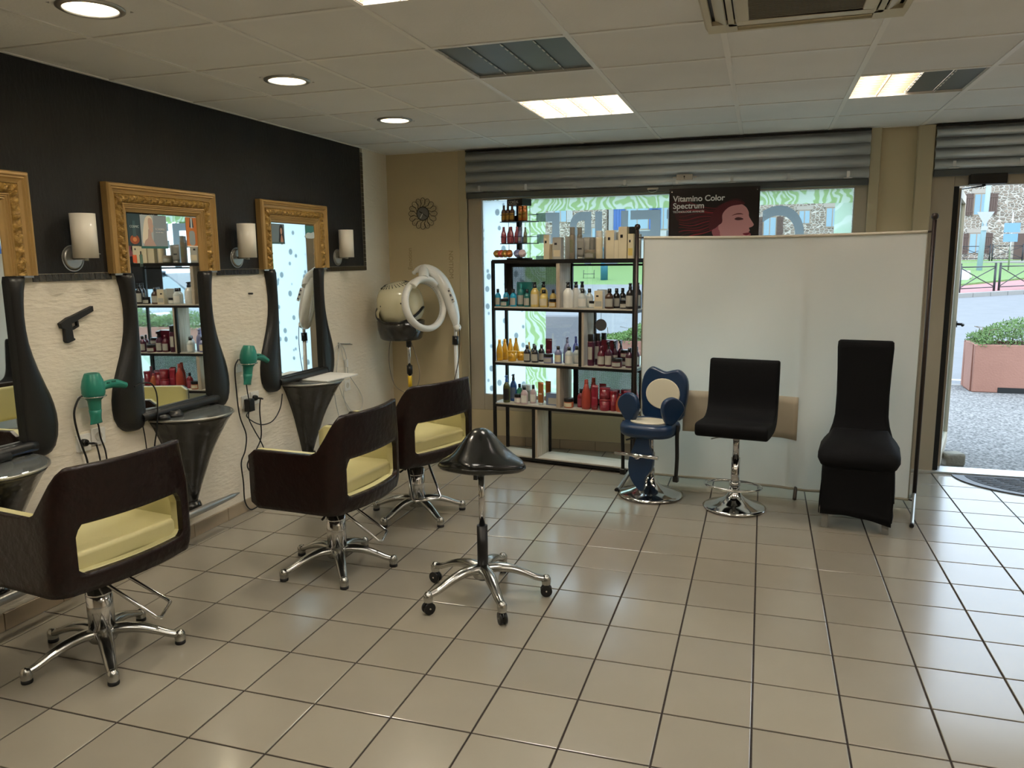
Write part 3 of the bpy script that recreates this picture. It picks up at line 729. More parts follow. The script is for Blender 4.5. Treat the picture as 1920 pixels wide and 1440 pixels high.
# footrests
def footrest(yc, lab):
    t = thing('footrest', lab, 'footrest', (0, yc, 0), 0, 'chrome wall footrests')
    b = MB().tube([(.13, -.36, .20), (.13, -.30, .20), (.13, -.1, .20), (.13, .1, .20), (.13, .30, .20), (.13, .36, .20)], .02, 14, rad=[.004, .014, .021, .021, .014, .004]).build('rest_bar', MT['satin'], t)
    for s in (-.12, .12): MB().tube([(.0, s, .17), (.07, s, .17), (.13, s, .195)], .009, 8).cyl((0, s, .17), (.006, s, .17), .025, n=14).build('bracket', MT['satin'], t)
footrest(-1.50, 'chrome footrest bar on the wall below the mirror at the left edge')
footrest(-.345, 'chrome footrest bar on the wall below the middle mirror')
footrest(.93, 'chrome footrest bar on the wall below the furthest mirror')
# little things on consoles
t = thing('hair_clipper_dish', 'black round clipper holder with a cable on the middle console', 'clipper', (.065, -.40, .752))
MB().lathe([(0, 0), (.048, 0), (.046, .012), (.030, .034), (.024, .036), (.022, .028), (0, .026)], 20).build('dish', MT['blkp'], t)
MB().lathe([(0, 0), (.035, 0), (.036, .012), (.025, .024), (0, .026)], 18, (.0, -.085, 0)).build('base', MT['blkp'], t)
t = thing('hair_brush', 'dark round hair brush with blue black handle on the left edge console', 'hair brush', (.05, -1.36, .772))
MB().lathe([(0, 0), (.010, .0), (.022, .012), (.022, .085), (.010, .095), (0, .095)], 16, (0, -.11, 0), M=Matrix.Rotation(R(-90), 3, 'X')).build('bristle_head', MT['rubber'], t)
MB().tube([(0, -.02, 0), (0, .03, .001), (0, .07, .0), (0, .12, -.002)], .008, 8, rad=[.008, .007, .009, .006]).build('handle', mat('dark_blue_plastic', '1c2f4e', .3), t)

# sconces
def sconce(y, lab):
    t = thing('wall_sconce', lab, 'wall lamp', (0, y, 1.61), 0, 'white glass wall sconces')
    MB().cyl((0, 0, 0), (.008, 0, 0), .062, n=32).cyl((.008, 0, 0), (.014, 0, 0), .058, .045, n=32).build('wall_plate', MT['satin'], t)
    MB().tube([(.01, 0, 0), (.05, 0, 0), (.085, 0, -.002)], .007, 10).cyl((.085, 0, -.012), (.085, 0, .012), .011, n=12).build('arm', MT['satin'], t)
    MB().lathe([(.052, .205), (.055, .205), (.055, .0), (.052, .0), (.052, .2), ], 32, (.085, 0, 0)).lathe([(0, .002), (.05, .002)], 24, (.085, 0, 0)).build('glass_shade', MT['shade'], t)
    MB().cyl((.10, .054, .02), (.104, .066, .02), .0035, n=8).build('shade_screw', MT['chrome'], t)
sconce(-.912, 'white cylinder wall sconce left of the middle mirror')
sconce(.304, 'white cylinder wall sconce right of the middle mirror')
sconce(1.515, 'white cylinder wall sconce nearest the corner, right of the last mirror')

# teal hair dryers in their holders
def dryer(y, z, tilt, lab, g='teal hair dryers'):
    t = thing('hair_dryer', lab, 'hair dryer', (.075, y, z), 0, g); t.rotation_euler = (R(tilt), 0, 0)
    MB().lathe([(0, .098), (.022, .098), (.024, .103), (.032, .103), (.035, .098), (.046, .070), (.052, .040), (.052, .008), (.047, -.005), (.038, -.020), (.031, -.028), (.029, -.05), (.026, -.085)], 28).build('barrel', MT['teal'], t)
    MB().lathe([(.020, .1005), (0, .1005)], 20).build('air_filter', MT['blkp'], t)
    G = []; G2 = []
    for k, (zz, a, b) in enumerate([(-.075, .029, .029), (-.095, .027, .025), (-.115, .028, .020), (-.135, .034, .012), (-.142, .036, .010)]):
        G.append([(a_*.0+b*math.sin(2*PI*i/20), a*math.cos(2*PI*i/20), zz) for i in range(21) for a_ in (0,)]); G2.append([(b*.8*math.sin(2*PI*i/20), a*.9*math.cos(2*PI*i/20), zz) for i in range(21)])
    MB().grid_solid(G, G2).build('nozzle', MT['teal'], t)
    hp = smooth_path([(.0, .04, .025), (.0, .085, .035), (.0, .13, .034), (.0, .175, .022), (0, .20, .012)], 5)
    MB().tube(hp, .02, 12, rad=[.017 + .005*math.sin(PI*min(1, k/len(hp)*1.3)) for k in range(len(hp)-1)] + [.012]).build('handle', MT['teal'], t)
    MB().box((.018, .095, .045), (.022, .12, .052)).box((.016, .068, .042), (.021, .082, .05)).build('switch', mat('dark_teal', '0f5a4b', .4), t, bevel=.001)
    return t
def holder(y, z, lab):
    t = thing('dryer_holder', lab, 'holder', (0, y, z), 0, 'wire dryer holders')
    MB().tube([(.075+.054*math.cos(a), .054*math.sin(a), 0) for a in [2*PI*k/28 for k in range(29)]], .0028, 6).tube([(.0, .02, -.03), (.01, .02, -.004), (.025, .018, 0)], .003, 6).tube([(.0, -.02, -.03), (.01, -.02, -.004), (.025, -.018, 0)], .003, 6).build('ring', MT['chrome'], t)
    MB().box((0, -.03, -.06), (.006, .03, -.0)).build('wall_plate', MT['whitep'], t, bevel=.002, seg=1)
holder(-.935, .957, 'wire ring holder carrying the teal dryer left of the middle mirror')
holder(.255, .960, 'wire ring holder carrying the teal dryer right of the middle mirror')
D1 = dryer(-.935, .965, 0, 'teal hair dryer hanging under the pistol shaped wall ornament')
D2 = dryer(.255, .968, -9, 'teal hair dryer hanging right of the middle mirror over a cord tangle')

# pistol-shaped ornament
t = thing('pistol_ornament', 'flat black pistol shaped ornament on the cream wall', 'wall ornament', (0, 0, 0))
MB().prism([(-.837, 1.382), (-.836, 1.357), (-.934, 1.319), (-.968, 1.306), (-.967, 1.273), (-.964, 1.239), (-.956, 1.234), (-.958, 1.228), (-1.0, 1.217), (-1.010, 1.228), (-1.008, 1.284), (-1.025, 1.289), (-1.033, 1.312), (-.985, 1.336), (-.96, 1.342)], 'x', .001, .022).build('body', mat('matt_black_ornament', '1b1a1a', .55), t, bevel=.0015, seg=1)
MB().prism([(-.940, 1.321), (-.928, 1.318), (-.925, 1.290), (-.960, 1.276), (-.970, 1.279), (-.968, 1.286), (-.958, 1.286), (-.934, 1.295), (-.936, 1.312)], 'x', .002, .018).build('trigger_guard', mat('matt_black_ornament', '1b1a1a', .55), t)
tag(MB().tube([(.0, .405, 1.385), (.03, .405, 1.385)], .006, 8).build('wall_hook', MT['blk'], None), 'tiny dark wall hook below the sconce right of the middle mirror', 'hook')

# sockets
def socket(y, z, lab, rot=0, n=1):
    t = thing('wall_socket', lab, 'socket', (0, y, z), 0, 'white wall sockets'); t.rotation_euler = (R(rot), 0, 0)
    MB().prism(rrect(-.042, -.042, .042, .042, .006), 'x', 0, .009).build('plate', MT['whitep'], t, bevel=.0015, seg=1)
    MB().lathe([(0, .0095), (.018, .0095), (.020, .0105), (.022, .0105), (.022, .008)], 24, M=Matrix.Rotation(R(90), 3, 'Y')).build('recess', mat('socket_recess', 'cfcabd', .5), t)
    return t
socket(-.956, .728, 'white wall socket with a black plug, below the nearest teal dryer', -3)
socket(-.866, .742, 'white wall socket right of the plugged one, below the nearest teal dryer', -3)
socket(.300, .705, 'white wall socket behind a black adapter, right of the middle mirror')
socket(.392, .715, 'white wall socket with a black plug, right of the middle mirror')
socket(1.575, .61, 'white wall socket under the white cable loops near the corner')
def plug(y, z, lab):
    t = tag(MB().cyl((.010, 0, 0), (.030, 0, 0), .019, .016, n=18).tube([(.030, 0, 0), (.045, .004, -.002), (.05, .02, -.006), (.045, .04, -.012)], .006, 8).build('power_plug', MT['blkp']), lab, 'plug')
    t.location = (0, y, z); return t
P1 = plug(-.960, .730, 'black power plug in the socket below the nearest teal dryer')
P2 = plug(.380, .717, 'black power plug in the socket right of the middle mirror')
AD = t = tag(MB().box((.010, -.027, -.04), (.052, .027, .04)).build('power_adapter', MT['blkp'], bevel=.004), 'black block power adapter hanging in the cord tangle', 'adapter'); t.location = (0, .300, .685)
def cord(pts, r, m, lab, g=None, x=.02, nm='cable', par=None):
    if par is not None:
        o = MB().tube(smooth_path([(x if len(p) == 2 else p[0], *p[-2:]) for p in pts], 6), r, 6).build('cord', m); bpy.context.view_layer.update(); o.parent = par; o.matrix_parent_inverse = par.matrix_world.inverted(); o['label'] = lab; return o
    return tag(MB().tube(smooth_path([(x if len(p) == 2 else p[0], *p[-2:]) for p in pts], 6), r, 6).build(nm, m), lab, 'cord', g)
cord([(.23, .985), (.193, .937), (.193, .787), (.208, .632), (.259, .501), (.238, .401), (.193, .333), (.201, .202), (.204, .078), (.256, .008), (.338, .006)], .0042, MT['cordb'], 'long black cord from the second teal dryer down to the floor', x=.022, par=D2)
cord([(.300, .65), (.265, .62), (.342, .563), (.435, .53), (.542, .537), (.628, .604), (.661, .697)], .0038, MT['cordb'], 'black cord looping from the adapter to the furthest console', x=.03, par=AD)
cord([(.42, .705), (.405, .628), (.406, .468), (.352, .391), (.269, .341), (.243, .295), (.291, .23)], .0045, MT['cordb'], 'black cord falling from the right plug and doubling back', x=.028, par=P2)
cord([(.285, .65), (.278, .60), (.336, .501), (.38, .438), (.418, .358), (.434, .25)], .0038, MT['cordb'], 'black cord falling slanting from the adapter', x=.036, par=AD)
cord([(.21, .99), (.25, .93), (.26, .86), (.268, .78), (.28, .72)], .0038, MT['cordb'], 'short black cord from the second teal dryer to the adapter', x=.045, par=D2)
cord([(-.957, .96), (-.986, .945), (-1.015, .885), (-1.007, .793), (-.986, .71), (-.969, .648), (-.95, .5)], .005, MT['cordb'], 'thick black cord curving left below the nearest teal dryer', x=.03, par=D1)
cord([(-.92, .718), (-.912, .68), (-.906, .637), (-.90, .52)], .004, MT['cordb'], 'black plug cord running down from the nearest socket', x=.045, par=P1)
cord([(-.895, .86), (-.874, .797), (-.868, .736), (-.847, .663), (-.84, .56)], .004, MT['cordb'], 'black cord behind the nozzle of the nearest teal dryer', x=.022, par=D1)
cord([(.055, -.657, .957), (.06, -.60, .968), (.06, -.54, .95), (.062, -.515, .876), (.06, -.531, .72), (.04, -.541, .60), (.03, -.545, .40)], .004, MT['cordb'], 'black clipper cord looping over the side of the middle mirror')
cord([(-.587, .731), (-.579, .671), (-.573, .56), (-.57, .4)], .003, MT['cordb'], 'thin black cord behind the middle console', x=.02)
# cable hanger near corner
t = thing('cable_hanger', 'metal wall hook carrying white appliance cables near the corner', 'wall hook', (0, 1.475, .95))
MB().box((0, -.008, -.035), (.006, .008, .01)).build('wall_plate', MT['satin'], t)
MB().tube([(.004, 0, 0), (.05, .005, .002), (.10, .01, .004)], .004, 8).tube([(.01, 0, -.002), (.012, .10, -.014), (.012, .19, -.024)], .004, 8).build('hook_arm', MT['satin'], t)
for P, lab in (([(1.470, .955), (1.40, .92), (1.355, .80), (1.352, .65), (1.37, .50), (1.42, .36)], 'outer white cable loop on the corner wall hook'),
               ([(1.472, .955), (1.44, .86), (1.40, .72), (1.468, .553), (1.565, .429), (1.66, .36)], 'white cable crossing behind the sheet on the furthest console'),
               ([(1.478, .955), (1.53, .90), (1.561, .82), (1.57, .74), (1.565, .70)], 'short white cable with a connector on the corner wall hook'),
               ([(1.575, .70), (1.66, .62), (1.75, .53), (1.79, .45), (1.75, .37), (1.66, .34)], 'thin white cable bowing right towards the corner'),
               ([(1.474, .955), (1.50, .86), (1.535, .74), (1.49, .63), (1.50, .50), (1.56, .40)], 'innermost white cable hanging from the corner wall hook')):
    cord(P, .0032, MT['cordw'], lab, x=.018)
t = tag(MB().box((.012, -.012, -.03), (.034, .012, .03)).build('cable_connector', MT['whitep'], bevel=.003), 'white cable connector block hanging beside the corner wall hook', 'connector'); t.location = (0, 1.545, .79)

# wall clock made of wire scrolls
t = thing('wall_clock', 'black wire scroll sunburst wall clock on the beige wall', 'clock', (.334, YW, 1.972))
for k in range(16):
    a0 = 2*PI*k/16; P = []
    for q in range(26):
        u = q/25; r = .05 + .085*math.sin(PI*u/1.25)/math.sin(PI/2) if u < .65 else 0
        th = u*2*PI*.92
        cx, cz = .102, 0
        P.append((cx + .036*math.cos(th+PI)*(1 - .35*u), -.022*0 + .026*math.sin(th+PI)*(1-.35*u)))
    P = [(.052, -.004)] + P
    pts = [(x*math.cos(a0)-z*math.sin(a0), -.012, x*math.sin(a0)+z*math.cos(a0)) for x, z in P]
    MB().tube(pts, .0018, 5).build('wire_scroll', MT['blk'], t)
    c_ = (.110*math.cos(a0), -.012, .110*math.sin(a0)); MB().lathe([(0, -.004), (.004, 0), (0, .004)], 8, c_).build('bead', MT['chrome'], t)
MB().tube([(.056*math.cos(a), -.012, .056*math.sin(a)) for a in [2*PI*q/40 for q in range(41)]], .003, 6).build('rim', MT['blk'], t)
MB().cyl((0, -.002, 0), (0, -.012, 0), .052, n=36).build('dial', mat('dial_silver', '8a8a86', .35, .4), t)
MB().prism([(-.003, 0), (.003, 0), (.003, .036), (-.003, .036)], 'y', -.014, -.0125).build('hour_hand', MT['blk'], t).rotation_euler = (0, R(-60), 0)
MB().prism([(-.002, 0), (.002, 0), (.002, .046), (-.002, .046)], 'y', -.016, -.0145).build('minute_hand', MT['blk'], t).rotation_euler = (0, R(125), 0)
MB().prism([(-.004, 0), (.004, 0), (.004, .044), (-.004, .044)], 'y', -.0165, -.016).build('second_hand', MT['paper'], t).rotation_euler = (0, R(-150), 0)
# ================================================================ CHAIRS
def star_leg(Rr, capm, pad=True):
    """one leg along +x"""
    b = MB(); P = [(.02, 0, .095), (.08, 0, .100), (.14, 0, .092), (.20, 0, .072), (.25, 0, .050), (Rr-.012, 0, .042)]
    P = smooth_path([(x, y, z) for x, y, z in P], 3); n = len(P)
    G = []
    for k, p in enumerate(P):
        u = k/(n-1); w = .034*(1-u)+.018*u; h = .028*(1-u)+.016*u
        G.append([(p[0], w*math.cos(a)*(.9 if math.sin(a) < 0 else 1), p[2] + h*max(-.55, math.sin(a))) for a in [2*PI*i/14 for i in range(14)]])
    vs = [q for r in G for q in r]; fs = []
    for k in range(n-1):
        for j in range(14): fs.append((k*14+j, k*14+(j+1) % 14, (k+1)*14+(j+1) % 14, (k+1)*14+j))
    b.add(vs, fs, True)
    b.lathe([(.020, .014), (.0225, .03), (.0215, .045), (.014, .058), (0, .063)], 16, (Rr, 0, 0))
    return b
def star_base(t, Rr, a0, caster=False):
    b = star_leg(Rr, None); me = b.mesh('base_leg'); me.materials.append(MT['alu'])
    pb = MB().lathe([(0, 0), (.020, 0), (.0215, .004), (.0205, .016), (0, .016)], 16).mesh('foot_pad'); pb.materials.append(MT['rubber'])
    for k in range(5):
        a = R(a0 + 72*k)
        o = bpy.data.objects.new('base_leg', me); COL.objects.link(o); o.parent = t; o.rotation_euler = (0, 0, a)
        if caster: o.location = (0, 0, .045)
        if not caster:
            q = bpy.data.objects.new('foot_pad', pb); COL.objects.link(q); q.parent = o; q.location = (Rr, 0, 0)
        else:
            c = MB().obox((Rr, 0, .018), (.030, .030, .014)).build('caster_fork', MT['blkp'], o, bevel=.004, seg=1)
            for s in (-.011, .011):
                w = MB().cyl((Rr, s-.006, -.016), (Rr, s+.006, -.016), .0275, n=22).build('caster_wheel', MT['blkp'], o)
            MB().cyl((Rr, -.019, -.016), (Rr, .019, -.016), .004, n=8).build('axle', MT['chrome'], o)
            MB().prism([(Rr+.026*math.cos(a_), -.014+.030*math.sin(a_)) for a_ in [R(x) for x in range(20, 181, 20)]], 'y', -.0035, .0035).build('caster_hood', MT['blkp'], o)
def chair_shell(off, th, zo, name, m, t, cut=True, dark_rim=True):
    """U-shaped shell, front = +x. off: inset from the outer surface, th: thickness"""
    W = .315; XF = .27; XB = -.235; rc = .075
    path = []
    n1 = 12
    for k in range(n1+1):
        x = XF + (XB + rc - XF)*k/n1; path.append((x, W, 'a', x))
    for k in range(1, 7):
        a = R(90 + 90*k/6); path.append((XB + rc + rc*math.cos(a), W - rc + rc*math.sin(a), 'c', None))
    yy = [W-rc - .02*0]
    ys = [.21, .18, .155, .13, .10, .07, .035, 0]
    half = [(p[0], p[1]) for p in path]
    back = [(XB - .030*(1-(y/(W-rc))**2), y) for y in [.234] + ys]
    P = half + back + [(x, -y) for x, y in back[::-1][1:]] + [(x, -y) for x, y in half[::-1]]
    nP = len(P)
    rows_t = [0, .06, .11, .160, .20, .28, .34, .40, .46, .552, .59, .64, .70, .80, .90, .97, 1.0]
    Go = []; Gi = []
    for i, (x, y) in enumerate(P):
        a = P[max(i-1, 0)]; b = P[min(i+1, nP-1)]
        d = Vector((b[0]-a[0], b[1]-a[1], 0)).normalized(); nrm = Vector((-d.y, d.x, 0))   # inward
        # path runs front-left -> back -> front-right; inward normal points to the centre
        if nrm.dot(Vector((0.05-x, -y, 0))) < 0: nrm = -nrm
        zb = .39 + zo; zt = .87
        s = x
        if s > -.10: zt = .685
        elif s > -.225:
            u = (-.10 - s)/.125; u = u*u*(3-2*u); zt = .685 + (.87-.685)*u
        if name == 'inner_lining' and s < -.10: zt -= .024*min(1, (-.10-s)/.10)
        fr = XF - s
        if fr < .03: q = .03 - math.sqrt(max(0, .03**2 - (.03-fr)**2)); zb += q; zt -= q
        if abs(y) > .26 and s < -.14: pass
        ro = []; ri = []
        for tt in rows_t:
            z = zb + (zt - zb)*tt
            yy_ = y; xx = x
            if z > .68: 
                f_ = (z-.68)/.19; yy_ = y*(1 - .13*f_); xx = x + (-.012)*f_
            if z < .47: f_ = (.47-z)/.08; xx = x + (.012*f_*f_ if x < 0 else 0); yy_ = yy_*(1-.03*f_*f_)
            p = Vector((xx, yy_, z))
            ro.append(p + nrm*off); ri.append(p + nrm*(off+th))
        Go.append(ro); Gi.append(ri)
    ib0 = len(half); ib1 = nP - len(half) - 1
    jb0, jb1 = 3, 9
    # soften opening corners
    for i_, di in ((ib0, 1), (ib1, -1)):
        for j_, dj in ((jb0, 1), (jb1, -1)):
            for G in (Go, Gi):
                G[i_][j_] = G[i_][j_] + (G[i_+di][j_+dj] - G[i_][j_])*.42
    def mask(i, j): return not (cut and ib0 <= i < ib1 and jb0 <= j < jb1)
    o = MB().grid_solid(Go, Gi, mask).build(name, m, t)
    return o
def salon_chair():
    t = thing('salon_chair', 'x', 'chair', (0, 0, 0), 0, 'dark leather salon chairs')
    chair_shell(0, .022, 0, 'outer_shell', MT['croc'], t)
    chair_shell(.0215, .030, .01, 'inner_lining', MT['lining'], t)
    # top edge piping in cream on the arms
    # seat
    G = MB().prism([(.275, .0)] and rrect(-.20, -.262, .275, .262, .05, 5), 'z', .455, .535).build('seat_cushion', MT['lining'], t, bevel=.018, seg=3)
    MB().prism(rrect(-.225, -.292, .262, .292, .06, 5), 'z', .392, .455).build('seat_pan', MT['croc'], t, bevel=.01, seg=2)
    MB().box((-.16, -.16, .375), (.16, .16, .392)).build('mounting_plate', MT['blk'], t, bevel=.004, seg=1)
    MB().cyl((0, 0, .10), (0, 0, .30), .050, n=32).cyl((0, 0, .30), (0, 0, .378), .044, n=32).lathe([(.056, .09), (.058, .10), (.055, .112), (.050, .116)], 32).lathe([(.050, .262), (.0515, .264), (.0515, .268), (.050, .270)], 32).build('hydraulic_column', MT['chrome'], t)
    MB().lathe([(0, .06), (.05, .062), (.06, .08), (.055, .112), (.045, .12), (0, .12)], 28).build('base_hub', MT['alu'], t)
    return t
BASECHAIR = salon_chair()
def finish_chair(t, loc, yaw, a0, lab, lever):
    t.location = loc; t.rotation_euler = (0, 0, R(yaw)); t['label'] = lab
    star_base(t, .29, a0 - yaw)
    # pump loop at the back of the column and side lever
    L = MB().tube([(-.01, .055, .345), (-.05, .068, .33), (-.235, .085, .175), (-.25, .072, .168), (-.25, -.072, .168), (-.235, -.085, .175), (-.05, -.068, .33), (-.01, -.055, .345)], .0075, 8).build('pump_bar', MT['chrome'], t)
    L.rotation_euler = (0, 0, R(lever))
    K = MB().tube([(0, .03, .345), (-.03, .10, .338), (-.04, .14, .330)], .006, 8).cyl((-.033, .11, .336), (-.037, .135, .331), .011, n=12).cyl((-.037, .135, .331), (-.045, .18, .322), .006, n=10).build('recline_lever', MT['blkp'], t)
    MB().box((-.226, -.262, .455), (-.222, -.225, .49)).build('maker_plate', mat('dark_plate', '2c2a28', .3, .5), t)
ch2 = copy_tree(BASECHAIR); ch3 = copy_tree(BASECHAIR)
finish_chair(BASECHAIR, (.585, -1.49, 0), 172.3, -39, 'dark brown leather salon chair with cream seat, nearest, at the lower left', 35)
finish_chair(ch2, (1.045, -.410, 0), 176.2, 18, 'dark brown leather salon chair with cream seat, in front of the middle console', 20)
finish_chair(ch3, (1.090, .487, 0), 159.5, -37, 'dark brown leather salon chair with cream seat, furthest, behind the saddle stool', -30)

# saddle stool
t = thing('saddle_stool', 'black leather saddle stool on a five wheeled chrome base', 'stool', (1.90, -.538, 0))
star_base(t, .30, -54, caster=True)
MB().cyl((0, 0, .09), (0, 0, .355), .0255, n=28).build('gas_lift_sleeve', MT['blkp'], t)
MB().cyl((0, 0, .35), (0, 0, .61), .0145, n=24).build('gas_lift_rod', MT['chrome'], t)
MB().lathe([(0, .10), (.045, .102), (.05, .12), (.046, .155), (.03, .165), (0, .165)], 28).build('base_hub', MT['alu'], t)
MB().lathe([(.015, .595), (.026, .60), (.03, .612), (.055, .625), (.06, .645), (0, .645)], 24).box((-.035, -.012, .575), (-.018, .012, .61)).build('seat_mount', MT['blkp'], t)
# saddle surface: front pommel towards the camera's left, rise at the rear
G = []; G2 = []
NU, NV = 22, 30
top = []; bot = []
for i in range(NU+1):
    r = i/NU; rt = []; rb_ = []
    for j in range(NV+1):
        a = 2*PI*j/NV
        cx, cy = math.cos(a), math.sin(a)
        wid = .205*(1 + .0*cy) ; ln = .165
        rad = 1 - .16*max(0, cx)**2*0
        x = wid*r*cx*(1 - .38*max(0, -cy)**1.5*abs(1)); y = ln*r*cy*1.05
        edge = 1 - r**6
        rise = .122*math.exp(-(abs(x+.012)/.098)**2.6 - (abs(y-.03)/.14)**2.4)
        drop = -.020*(abs(x)/.2)**2
        z = .668 + rise + drop + .022*math.sqrt(max(0, 1-r**4))
        rt.append((x, y, z)); rb_.append((x*.985, y*.985, .650 + drop + (-.022)*math.sqrt(max(0, 1-r**3))))
    top.append(rt); bot.append(rb_)
b = MB()
def skin(b, G, flip=False):
    nu, nv = len(G), len(G[0]); vs = [p for r in G for p in r]; fs = []
    for i in range(nu-1):
        for j in range(nv-1):
            q = (i*nv+j, (i+1)*nv+j, (i+1)*nv+j+1, i*nv+j+1); fs.append(q[::-1] if flip else q)
    b.add(vs, fs, True)
skin(b, top); skin(b, bot, True); skin(b, [top[-1], bot[-1]])
sd = b.build('saddle_seat', MT['blacks'], t); sd.rotation_euler = (0, 0, R(6))
b = MB().tube([Vector(p)*1.0 for p in [(q[0]*1.004, q[1]*1.004, (q[2]+w[2])/2) for q, w in zip(top[-1], bot[-1])]], .004, 6).build('seat_piping', MT['blacks'], sd)

# child booster chair
t = thing('child_chair', "child's blue and cream vinyl salon chair on a round chrome base", 'chair', (2.44, 1.30, 0), R(-14))
MB().lathe([(0, .002), (.205, .002), (.216, .006), (.218, .012), (.20, .022), (.14, .038), (.08, .062), (.05, .088), (.038, .11), (.034, .13), (0, .13)], 48).build('trumpet_base', MT['chrome'], t)
MB().cyl((0, 0, .11), (0, 0, .30), .026, n=24).cyl((0, 0, .30), (0, 0, .43), .018, n=24).build('column', MT['chrome'], t)
MB().prism(rrect(-.185, -.20, .185, .15, .13, 8), 'z', .425, .515).build('seat', MT['bluel'], t, bevel=.035, seg=4)
MB().prism(ell(0, -.045, .128, .10, 28), 'z', .512, .521).build('seat_patch', MT['creamv'], t, bevel=.003, seg=1)
bo = smooth2([(-.12, .49), (-.155, .60), (-.165, .70), (-.150, .79), (-.105, .845), (-.06, .838), (0, .818), (.06, .832), (.105, .832), (.155, .78), (.168, .69), (.155, .58), (.12, .49)], 4)
bk = MB().prism(bo, 'y', -.03, .03).build('backrest', MT['bluel'], t, bevel=.022, seg=4); bk.location = (0, .145, 0); bk.rotation_euler = (R(-7), 0, 0)
bpz = MB().prism(ell(0, .665, .122, .105, 30), 'y', -.038, -.028).build('back_patch', MT['creamv'], bk, bevel=.004, seg=1)
for s in (-1, 1):
    op = smooth2([(-.10, .51), (-.145, .60), (-.125, .675), (-.05, .700), (.03, .665), (.06, .605), (.02, .55), (-.04, .50)], 4)
    q = MB().prism(op, 'x', -.020, .020).build('armrest_pad', MT['bluel'], t, bevel=.016, seg=3); q.location = (s*.185, -.03, 0); q.rotation_euler = (0, 0, R(-38) if s > 0 else R(66)); q.scale = (1, .82, .92) if s > 0 else (1, .95, 1); q.location.z = .05 if s > 0 else 0
    sx = s*.188
    MB().tube(smooth_path([(sx, -.02, .50), (sx*1.02, -.04, .42), (sx*1.02, -.03, .28), (sx, -.035, .14)], 4), .015, 6, flat=.9).build('safety_strap', MT['blkp'], t)
    MB().box((sx-.018, -.05, .125), (sx+.018, -.02, .165)).build('strap_buckle', MT['blkp'], t, bevel=.004, seg=1)
fp = smooth2([(-.03, .43), (-.055, .36), (-.085, .27), (-.075, .17), (-.03, .10), (.015, .07), (.03, .10), (.035, .16), (.075, .22), (.082, .30), (.055, .37), (.04, .43)], 4)
q = MB().prism(fp, 'y', -.018, .018).build('leg_pad', MT['bluel'], t, bevel=.014, seg=3); q.location = (-.01, -.17, 0); q.rotation_euler = (R(-6), 0, 0)
MB().tube([(-.16, -.235, .325), (.14, -.235, .325)], .012, 12).cyl((-.01, -.19, .30), (-.01, -.235, .322), .02, n=14).lathe([(0, 0), (.028, 0), (.03, .01), (.02, .022), (0, .024)], 18, (-.01, -.235, .318)).build('footrest_bar', MT['chrome'], t)
MB().tube([(.0, -.05, .43), (-.09, -.08, .40), (-.14, -.10, .385)], .006, 8).build('height_lever', MT['blkp'], t)

# black bar stool
t = thing('bar_stool', 'black cloth covered bar stool with a backrest on a round chrome base', 'stool', (2.99, 1.165, 0), R(-9))
MB().lathe([(0, .002), (.185, .002), (.194, .006), (.196, .012), (.18, .022), (.12, .040), (.07, .066), (.046, .09), (.036, .12), (.032, .14), (0, .14)], 48).build('trumpet_base', MT['chrome'], t)
MB().cyl((0, 0, .11), (0, 0, .33), .027, n=24).cyl((0, 0, .33), (0, 0, .49), .021, n=24).build('column', MT['chrome'], t)
MB().tube([(.17*math.cos(a), -.055 + .115*math.sin(a), .162) for a in [2*PI*k/36 for k in range(37)]], .0085, 10).cyl((0, 0, .15), (0, 0, .175), .034, n=20).build('foot_ring', MT['chrome'], t)
# L-shaped padded seat and back in one sleeve
prof = smooth2([(-.215, .545), (-.195, .578), (-.10, .578), (.02, .575), (.10, .600), (.135, .66), (.150, .78), (.165, .915), (.19, .935), (.215, .915), (.21, .78), (.20, .64), (.17, .545), (.10, .500), (0, .488), (-.12, .488), (-.20, .498)], 4)
MB().prism([(a, b_) for a, b_ in prof], 'x', -.218, .218).build('seat_cover', MT['blackf'], t, bevel=.034, seg=5)
MB().tube([(0, 0, .475), (-.08, -.05, .47), (-.14, -.08, .455)], .004, 8).box((-.07, -.07, .465), (.07, .07, .489)).build('lift_lever', MT['satin'], t)

# tall chair in a black stretch cover
t = thing('covered_chair', 'tall narrow backed chair in a black stretch cover by the white screen', 'chair', (3.695, 1.10, 0), R(-7))
def loft(levels, n=28):
    """levels: (z, hw, y0, y1, r) rounded rectangles"""
    b = MB(); m = None; vs = []; 
    for z, hw, y0, y1, r in levels: 
        p = rrect(-hw, y0, hw, y1, r, 5); m = len(p); vs += [(x, y, z) for x, y in p]
    fs = []
    for k in range(len(levels)-1):
        for j in range(m): fs.append((k*m+j, k*m+(j+1) % m, (k+1)*m+(j+1) % m, (k+1)*m+j))
    fs.append(tuple(range(m))[::-1]); fs.append(tuple((len(levels)-1)*m + j for j in range(m)))
    b.add(vs, fs, True); return b
loft([(.372, .192, -.20, .20, .04), (.385, .204, -.215, .21, .05), (.415, .220, -.225, .215, .07), (.445, .220, -.22, .215, .08), (.475, .203, -.19, .21, .08), (.515, .17, -.10, .20, .06), (.545, .15, .05, .20, .05)]).build('seat_cover', MT['blackf'], t)
loft([(.45, .19, .06, .205, .04), (.50, .178, .10, .205, .03), (.56, .160, .135, .205, .025), (.62, .150, .15, .208, .025), (.75, .148, .165, .222, .025), (.90, .152, .185, .242, .025), (1.03, .158, .20, .255, .025), (1.065, .156, .205, .255, .022), (1.075, .145, .215, .245, .02)]).build('back_cover', MT['blackf'], t)
